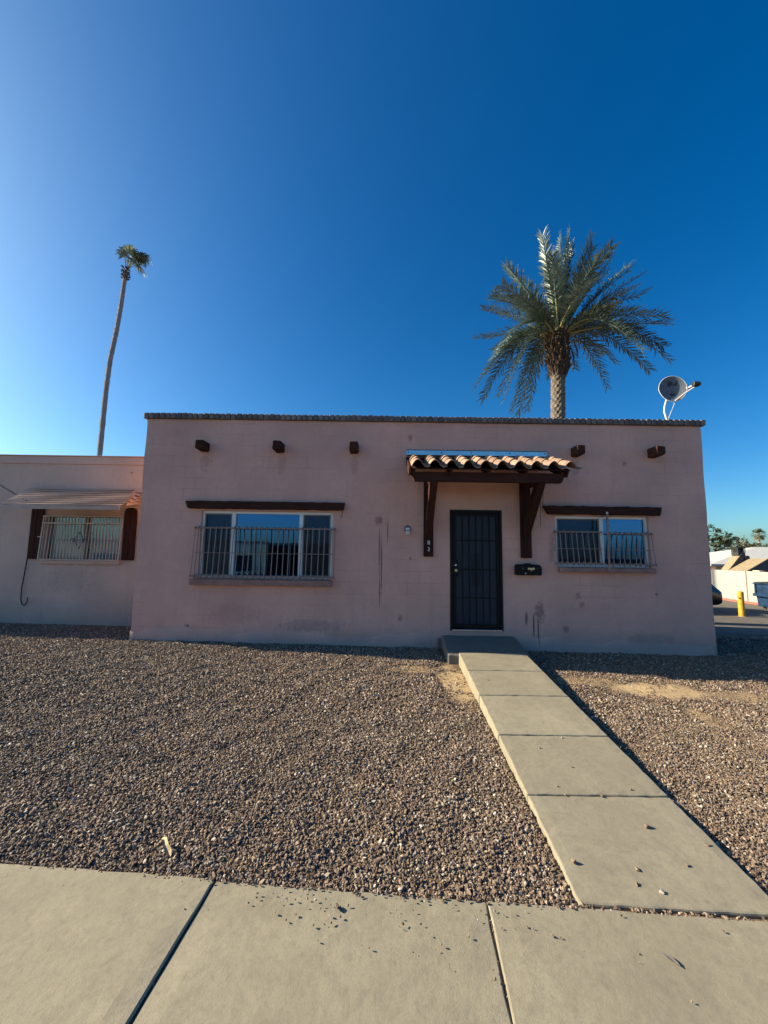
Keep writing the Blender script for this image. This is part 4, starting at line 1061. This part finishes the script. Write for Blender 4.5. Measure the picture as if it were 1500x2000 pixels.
MB().tube(pp_, rr_, 10).build('trunk', M['ftrunk'], fp, smooth=False)
TC = Vector((-19.66, 27, 22.5))
for i in range(34):
    r_ = random.Random(i + 70); z = 21.75 + .95 * i / 34; a = i * 2.4; c0 = Vector((-19.70 + .13*math.cos(a), 27 + .13*math.sin(a), z)); o_ = Vector((math.cos(a), math.sin(a), 0))
    MB().tube([c0, c0 + o_ * .12 + Vector((0, 0, .06)), c0 + o_ * r_.uniform(.12, .22) + Vector((0, 0, r_.uniform(-.15, .28)))], [.07, .055, .02], 4).build('boot', M['boot'], fp)
fl_ = [((-.25, 0, 1.45), (-.1, 0, 1), .95), ((-.05, .3, 1.55), (.25, .2, 1), 1.0), ((.25, -.2, 1.35), (.6, 0, .6), 1.0), ((.6, .1, 1.1), (1, .1, .25), 1.05), ((.75, -.3, .9), (1, -.2, .05), 1.05), ((1.0, .1, 1.25), (1, .2, .25), .9),
       ((.5, .3, .7), (.9, .3, -.5), .95), ((.45, -.2, .55), (.7, -.2, -.7), .9), ((.15, .2, 1.0), (.5, .5, .5), .95), ((-.15, -.2, 1.0), (-.1, -.4, .9), .8), ((.3, .0, .85), (.8, -.3, -.2), .9), ((1.05, -.1, 1.0), (1, -.1, -.1), .8)]
for i, (h_, d_, s_) in enumerate(fl_):
    fan_leaf('frond', TC + Vector((0, 0, .0)), TC + Vector(h_) * .95, Vector(d_), s_ * .95, fp, i, M['fan'], droop=.9, seg=20, spread=95)

def round_fan_palm(name, label, loc, h, cr, tr, seed, skirt=True):
    t = thing(name, label, 'palm tree', loc); b = Vector(loc); top = b + Vector((.1, 0, h)); r_ = random.Random(seed)
    MB().tube([b, b.lerp(top, .5) + Vector((.1, 0, 0)), top], [tr*1.3, tr, tr*.85], 10).build('trunk', M['ftrunk'], t)
    for i in range(26):
        a = i * 2.4; el = R(80 - 120 * i / 26); d = Vector((math.cos(a)*math.cos(el), math.sin(a)*math.cos(el), math.sin(el)))
        fan_leaf('frond', top, top + d * cr * .45, d, cr * .6, t, seed + i, M['fan'], droop=.6, seg=16, spread=80)
    if skirt:
        for i in range(16):
            a = i * 2.4; d = Vector((math.cos(a)*.55, math.sin(a)*.55, -.8)); fan_leaf('dead_frond', top - Vector((0,0,.1)), top + d * cr * .3 , d, cr * .62, t, seed + 50 + i, M['fandead'], droop=.5, seg=12, spread=60)
round_fan_palm('fan_palm', 'distant short fan palm with full crown behind the far roofs at the right edge', (59.4, 61, -1.0), 6.2, 1.15, .14, 3)

# ------------------------------------------------------------------ broadleaf trees
def tree(name, label, loc, h, spread, mats, seed, leaves=2600, ls=.16, gaps=.5):
    r_ = random.Random(seed); t = thing(name, label, 'tree', loc, group='trees beyond the far roofs'); b = Vector(loc); mb = MB(); ends = []
    def grow(p, d, l, r, lev):
        q_ = p + d * l; m_ = p.lerp(q_, .5) + Vector((r_.uniform(-.1, .1), r_.uniform(-.1, .1), 0)) * l
        mb.tube([p, m_, q_], [r, r*.85, r*.65], 6 if lev < 2 else 4, cap=False)
        if lev >= 2: ends.append((q_, l))
        if lev < 4:
            for k in range(r_.choice([2, 3, 3]) if lev else 4):
                a = r_.uniform(0, 6.28); v = (d * .75 + Vector((math.cos(a), math.sin(a), r_.uniform(-.1, .5))) * spread).normalized(); grow(q_, v, l * r_.uniform(.6, .82), r * .6, lev + 1)
    grow(b, Vector((.05, 0, 1)), h * .33, h * .035, 0)
    mb.build('trunk', mats[1], t, fix=False)
    lb = MB()
    for i in range(leaves):
        e, l = r_.choice(ends); c = e + Vector((r_.gauss(0, 1), r_.gauss(0, 1), r_.gauss(0, .7))) * l * gaps
        u = Vector((r_.gauss(0, 1), r_.gauss(0, 1), r_.gauss(0, .6))).normalized(); v = u.cross(Vector((r_.gauss(0, 1), r_.gauss(0, 1), 1))).normalized(); s_ = ls * r_.uniform(.6, 1.4)
        lb.add([c - u*s_, c + v*s_*.5, c + u*s_, c - v*s_*.5], [(0,1,2,3)])
    lb.build('crown', mats[0], t, fix=False)
tree('shade_tree', 'dark green tree standing close behind the right corner of the pink house', (38.0, 45.5, -.9), 6.6, .8, (M['leafd'], M['bark']), 5, 1500, .16, .30)
tree('shade_tree', 'sparse olive green tree with pale branches behind the tan roof', (46.0, 49.6, -.9), 5.2, .75, (M['leafl'], M['barkl']), 9, 1100, .15, .30)
tree('shade_tree', 'low dark bush-like tree over the left end of the white roof', (42.6, 49.5, -.9), 3.3, .9, (M['leafd'], M['bark']), 12, 1200, .16, .4)
tree('shade_tree', 'dark low tree along the skyline between the olive tree and distant fan palm', (66.5, 70, -.9), 4.2, .9, (M['leafd'], M['bark']), 15, 1500, .2, .5)

# ------------------------------------------------------------------ the lot on the right
bw_ = thing('block_wall', 'sunlit whitewashed concrete block wall across the parking lot', 'wall', (18.3, 21, -.6))
X0 = 18.2
for i, (ya, yb_, zt) in enumerate(((10.2, 19.46, .995), (19.50, 30.0, .975))):
    mb = MB(); m_ = int((yb_ - ya) / .4)
    MB().box(X0, X0 + .2, ya, yb_, -.9, zt).build('panel', M['cwall'], bw_, bevel=.006)
MB().box(X0 - .012, X0 + .1, 19.462, 19.498, -.6, .985).build('expansion_joint', M['rust'], bw_)
MB().box(X0 - .02, X0 + .22, 18.75, 19.10, .997, 1.05).build('cap_block', M['cream'], bw_, bevel=.01)
MB().box(X0 - .16, X0 - .002, 10.2, 30., -.9, -.50).build('kerb', M['red'], None, bevel=.02)
tag(bpy.data.objects['kerb.001'], 'faded red painted kerb at the foot of the whitewashed wall', kind='structure')
t = thing('bollard', 'yellow painted steel bollard standing at the edge of the parking lot', 'bollard', (13.92, 15.2, -.6))
mb = MB().lathe([(.10, -.3), (.10, .93), (.095, .955), (.07, .972), (.02, .98)], (13.92, 15.2, -.6), 24); mb.build('post', M['yellow'], t, smooth=False)
MB().lathe([(.14, -.05), (.145, .012), (.11, .025)], (13.92, 15.2, -.6), 20).build('footing', M['pave'], t)
MB().tube([(13.80, 15.15, .12), (13.86, 15.17, .12)], .03, 8).build('bolt', M['rust'], t)

# dumpster
t = thing('dumpster', 'blue steel dumpster standing by the whitewashed wall', 'dumpster', (17.3, 16.6, -.6))
dx0, dx1, dy0, dy1 = 16.74, 17.96, 15.6, 17.55
mb = MB(); pf = [(dx0 + .10, -.48), (dx1 - .04, -.48), (dx1, .50), (dx0, .50), (dx0, .0), (dx0 + .05, -.06)]
mb.prism(pf, dy0, dy1, 'y'); body = mb.build('body', M['blue'], t, bevel=.012)
MB().box(dx0 - .05, dx1 + .02, dy0 - .05, dy1 + .05, .502, .56).build('rim', M['blue'], t, bevel=.012)
MB().box(dx0 - .09, dx0 - .002, dy0 - .03, dy1 + .03, -.03, .09).build('rib', M['blue'], t, bevel=.012)
for y in (dy0 + .02, (dy0 + dy1) / 2, dy1 - .08): MB().box(dx0 - .045, dx0 - .003, y, y + .06, .092, .50).build('rib', M['blue'], t, bevel=.006)
for y in (dy0 - .14, dy1 + .003):
    mb = MB(); xa, xb = dx0 + .15, dx1 - .2; ya, yb_ = y, y + .137
    mb.box(xa, xb, ya, yb_, .02, .035); mb.box(xa, xb, ya, yb_, .165, .18); mb.box(xa, xb, ya, ya + .012, .0355, .1645); mb.build('fork_pocket', M['blue'], t)
for k in range(2):
    ya = dy0 + .01 + k * .975; MB().prism([(dx0 - .03, .565), (dx1 + .01, .60), (dx1 + .01, .63), (dx0 - .03, .595)], ya, ya + .945, 'y').build('lid', M['lid'], t, bevel=.01)
for x in (dx0 + .25, dx1 - .2):
    for y in (dy0 + .15, dy1 - .15): MB().lathe([(.07, -.02), (.075, 0), (.07, .02)], (x, y, -.525), 14, 'x').build('caster', M['rubber'], t)

# black car, only its tail shows past the house corner
t = thing('parked_car', 'black car tail showing just past the right corner of the pink house', 'car', (12.5, 17.0, -.6))
cl, cyc, cz = 14.08, 17.05, -.6
prof = [(0, .42, .62), (.04, .30, .95), (.12, .26, 1.02), (.45, .24, 1.42), (.75, .22, 1.50), (1.9, .2, 1.56), (2.5, .2, 1.50), (3.2, .2, 1.06), (4.2, .22, .92), (4.5, .28, .80), (4.56, .40, .62)]
mb = MB(); K = 16
for (s_, za, zb_) in prof:
    x = cl - s_; wv = .90 - (.12 if s_ in (0, 4.56) else 0.) 
    for k in range(K):
        a = 2*math.pi*k/K; ca, sa = math.cos(a), math.sin(a); ex = .42
        yy = math.copysign(abs(ca) ** ex, ca); zz = math.copysign(abs(sa) ** ex, sa); zc_ = (za + zb_) / 2; hh = (zb_ - za) / 2
        tum = 1 - (.20 * max(0, (zc_ + zz * hh - .95)) / .6)
        mb.v.append((x, cyc + yy * wv * tum, cz + zc_ + zz * hh))
for i in range(len(prof) - 1):
    for k in range(K): k2 = (k+1) % K; mb.f.append((i*K+k, i*K+k2, (i+1)*K+k2, (i+1)*K+k))
mb.f += [tuple(range(K)), tuple((len(prof)-1)*K + k for k in range(K))[::-1]]
mb.build('body', M['carpaint'], t, smooth=True)
MB().prism([(cl - .16, cz + 1.06), (cl - .47, cz + 1.40), (cl - .49, cz + 1.41), (cl - .19, cz + 1.05)], cyc - .62, cyc + .62).build('rear_window', M['glass'], t)
for sy in (-1, 1):
    MB().prism([(cl - .72, cz + 1.02), (cl - .85, cz + 1.40), (cl - 2.4, cz + 1.42), (cl - 3.05, cz + 1.02)], cyc + sy*.815, cyc + sy*.83).build('side_window', M['glass'], t)
    MB().box(cl - .10, cl + .005, cyc + sy*.60 - .14, cyc + sy*.60 + .14, cz + .78, cz + .93).build('tail_lamp', M['tail'], t, bevel=.02)
    for xw in (cl - .95, cl - 3.65):
        wh = MB().lathe([(.20, -.10), (.30, -.105), (.335, -.08), (.335, .08), (.30, .105), (.20, .10)], (xw, cyc + sy*.80, cz + .335), 28, 'y').build('wheel', M['rubber'], t)
        MB().lathe([(.19, -.112), (.06, -.102), (.06, .102), (.19, .112)], (xw, cyc + sy*.80, cz + .335), 20, 'y').build('rim', M['rim'], wh)
MB().box(cl - .06, cl + .03, cyc - .8, cyc + .8, cz + .40, cz + .60).build('bumper', M['lid'], t, bevel=.03)

# houses beyond the wall
t = thing('white_roof_house', 'low house with a long white coated roof behind the block wall', 'house', (34, 36, -.9))
mb = MB(); mb.box(27.6, 44, 32.2, 40, -.9, 1.0); mb.build('wall', simple('peach_stucco', (.62, .42, .30), .9, .1), t)
mb = MB(); mb.add([(26.9, 31.8, 1.06), (44.5, 31.8, 1.06), (44.5, 36.5, 2.62), (35.2, 36.5, 2.62), (44.5, 41, 1.06), (26.9, 41, 1.06),
                   (26.9, 31.8, .90), (44.5, 31.8, .90), (44.5, 41, .90), (26.9, 41, .90)],
                  [(0,1,2,3), (3,2,4,5), (0,3,5), (1,4,2), (0,6,7,1), (1,7,8,4), (4,8,9,5), (5,9,6,0), (9,8,7,6)]); mb.build('roof', M['wroof'], t)
MB().tube([(36.6, 36.4, 2.4), (36.6, 36.4, 2.95)], .07, 8).build('vent_pipe', M['dishw'], t)
t2 = thing('grey_roof_house', 'dark gabled roof just past the right corner of the pink house', 'house', (30, 36, -.9))
mb = MB(); mb.box(28.5, 33.2, 41.5, 47, -.9, .9); mb.build('wall', M['dkboard_shade'], t2)
mb = MB(); mb.prism([(27.5, .95), (38.6, .95), (33.4, 2.55)], 42.2, 48.5); mb.build('roof', M['dkboard_shade'], t2)

t = thing('tan_roof_house', 'house with two steep tan shingled gables above the block wall', 'house', (26.5, 29, -.9))
def gable(xe, xr, xf, ya, yb_, ze, zr, zf, mname='roof'):
    th = .08
    MB().add([(xe, ya, ze), (xe, yb_, ze), (xr, yb_, zr), (xr, ya, zr), (xe, ya, ze - th), (xe, yb_, ze - th), (xr, yb_, zr - th), (xr, ya, zr - th)],
             [(0,3,2,1), (4,5,6,7), (0,1,5,4), (1,2,6,5), (2,3,7,6), (3,0,4,7)]).build(mname, M['tan'], t)
    MB().add([(xf, ya, zf), (xf, yb_, zf), (xr + .002, yb_, zr), (xr + .002, ya, zr), (xf, ya, zf - th), (xf, yb_, zf - th), (xr + .002, yb_, zr - th), (xr + .002, ya, zr - th)],
             [(0,1,2,3), (7,6,5,4), (0,4,5,1), (1,5,6,2), (2,6,7,3), (3,7,4,0)]).build(mname, M['dkboard_shade'], t)  # slope away from the sun: shade painted by the darker material
    MB().prism([(xe + .05, ze - th), (xr, zr - th - .01), (xf - .05, zf - th), (xf - .05, -.9), (xe + .05, -.9)], ya + .05, yb_ - .05).build('gable_wall', M['dkboard_shade'], t)
# front tower: ridge runs away from the viewer
gable(25.45, 27.0, 28.1, 29.10, 29.75, .15, 1.965, 1.0)
gable(25.2, 27.5, 29.8, 27.65, 29.07, .30, 1.58, .30)
MB().tube([(27.35, 29.02, 1.62), (27.35, 29.18, 1.62)], .16, 14).build('round_vent', M['lid'], t)
mb = MB(); zc = 1.97; bx0, bx1, by0, by1 = 26.75, 27.28, 29.12, 29.70
mb.box(bx0, bx1, by0, by1, zc - .2, zc + .04); mb.box(bx0 - .04, bx1 + .04, by0 - .04, by1 + .04, zc + .36, zc + .40)
for i in range(6):
    x = bx0 + (bx1 - bx0) * i / 5; mb.box(x - .02, x + .02, by0 - .01, by0 + .03, zc + .042, zc + .358)
    y = by0 + .06 + (by1 - by0 - .08) * i / 5; mb.box(bx0 - .005, bx0 + .035, y - .02, y + .02, zc + .042, zc + .358)
mb.box(bx0 + .08, bx1 - .08, by0 + .08, by1 - .08, zc + .042, zc + .358); mb.build('cupola', M['vane'], t)
c0 = Vector((26.95, 29.3, zc + .40)); mb = MB()
for a in (0, 2.1, 4.2): mb.tube([c0 + Vector((.14*math.cos(a), .14*math.sin(a), 0)), c0 + Vector((0, 0, .32))], .014, 5)
mb.tube([c0 + Vector((0, 0, .3)), c0 + Vector((0, 0, .88))], .012, 5)
mb.tube([c0 + Vector((-.12, 0, .80)), c0 + Vector((.12, 0, .80))], .011, 5); mb.tube([c0 + Vector((0, -.12, .78)), c0 + Vector((0, .12, .78))], .011, 5)
mb.tube([c0 + Vector((-.16, 0, .36)), c0 + Vector((.17, 0, .40))], .022, 6)
mb.tube([c0 + Vector((.17, 0, .36)), c0 + Vector((-.02, 0, .55)), c0 + Vector((-.10, 0, .66)), c0 + Vector((-.14, 0, .62))], [.02, .035, .06, .02], 7)
mb.build('weather_vane', M['vane'], t)

# ------------------------------------------------------------------ across the street: seen only as the window reflection
t = thing('facing_house', 'cream flat roofed house across the street, mirrored in the large window', 'house', (-20, -20, -1))
mb = MB(); wall_open(mb, -36, -10.1, -1.2, 2.42, 0, .2, [(-13.2, -11.4, -.2, 1.2), (-19, -16, -.2, 1.2), (-27, -24, -.2, 1.2)], step=.6)
mb.v = [(x, -20 - y, z) for x, y, z in mb.v]; mb.build('wall', M['cream'], t)
MB().box(-36, -10.1, -28, -20.45, -1.2, 2.2).build('rooms', M['dkboard_shade'], t)
MB().box(-36.1, -10.0, -20.3, -19.93, 2.422, 2.50).build('coping', M['cream'], t)
t = thing('facing_carport', 'dark roofed carport across the street, mirrored in the large window', 'carport', (-5, -20, -1))
MB().box(-9.8, -.5, -27, -18.6, 2.1, 2.3).build('roof', M['dkboard_shade'], t)
for x in (-9.5, -5.2, -.8): MB().box(x - .08, x + .08, -19.0, -18.84, -1.1, 2.098).build('post', M['woodv'], t)
MB().box(-9.8, -.5, -27.2, -27.01, -1.2, 2.1).build('back_wall', M['dkboard_shade'], t)
t = thing('facing_house', 'low dark house shape standing in for trees across the street, mirrored in the small window', 'house', (20, -22, -1))
MB().box(10.2, 32, -30, -21, -1.2, 1.25).build('wall', M['dkboard_shade'], t); MB().box(10.1, 32.1, -30.1, -20.9, 1.252, 1.33).build('coping', M['dkboard_shade'], t)  # dark mass added for the low trees mirrored in the small window
for x in (13, 19, 25): MB().box(x, x + 2, -20.995, -20.9, .1, 1.2).build('window', M['lid'], t)

# ------------------------------------------------------------------ litter
mb = MB()
pthl = [(-1.292, 2.462, .022), (-1.262, 2.44, .040), (-1.232, 2.40, .034), (-1.200, 2.372, .022), (-1.176, 2.350, .012)]
for i, p in enumerate(pthl):
    wv = (.005, .010, .011, .013, .005)[i]; mb.v += [(p[0] - wv*.8, p[1] - wv, p[2] + .007), (p[0], p[1], p[2]), (p[0] + wv*.8, p[1] + wv, p[2] + .008), (p[0], p[1], p[2] - .004)]
for i in range(4):
    a = i * 4
    for q_ in range(4): q2 = (q_ + 1) % 4; mb.f.append((a+q_, a+q2, a+4+q2, a+4+q_))
mb.f += [(3,2,1,0), (16,17,18,19)]
tag(mb.build('dry_leaf', M['dry'], smooth=False), 'curled pale dry leaf lying on the gravel near the sidewalk', 'leaf')
mb = MB(); a, b = Vector((1.245, 1.872, .006)), Vector((1.283, 1.812, .008)); d = (b - a).normalized(); s_ = Vector((-d.y, d.x, 0))
mb.v = [tuple(a)] + [tuple(a + (b - a) * u + s_ * .011 * k * math.sin(math.pi * min(1, u * 1.05)) + Vector((0, 0, .004 * abs(k)))) for u in (.2, .4, .6, .8) for k in (-1, 0, 1)] + [tuple(b)]
mb.f = [(0, 1, 2), (0, 2, 3)]
for i in range(3):
    o_ = 1 + i * 3; mb.f += [(o_, o_+3, o_+4, o_+1), (o_+1, o_+4, o_+5, o_+2)]
mb.f += [(10, 13, 11), (11, 13, 12)]
fo = mb.build('feather', M['feather'], fix=False); sm_ = fo.modifiers.new('solid', 'SOLIDIFY'); sm_.thickness = .002
tag(fo, 'small dark grey feather lying on the sidewalk slab at lower right', 'feather')
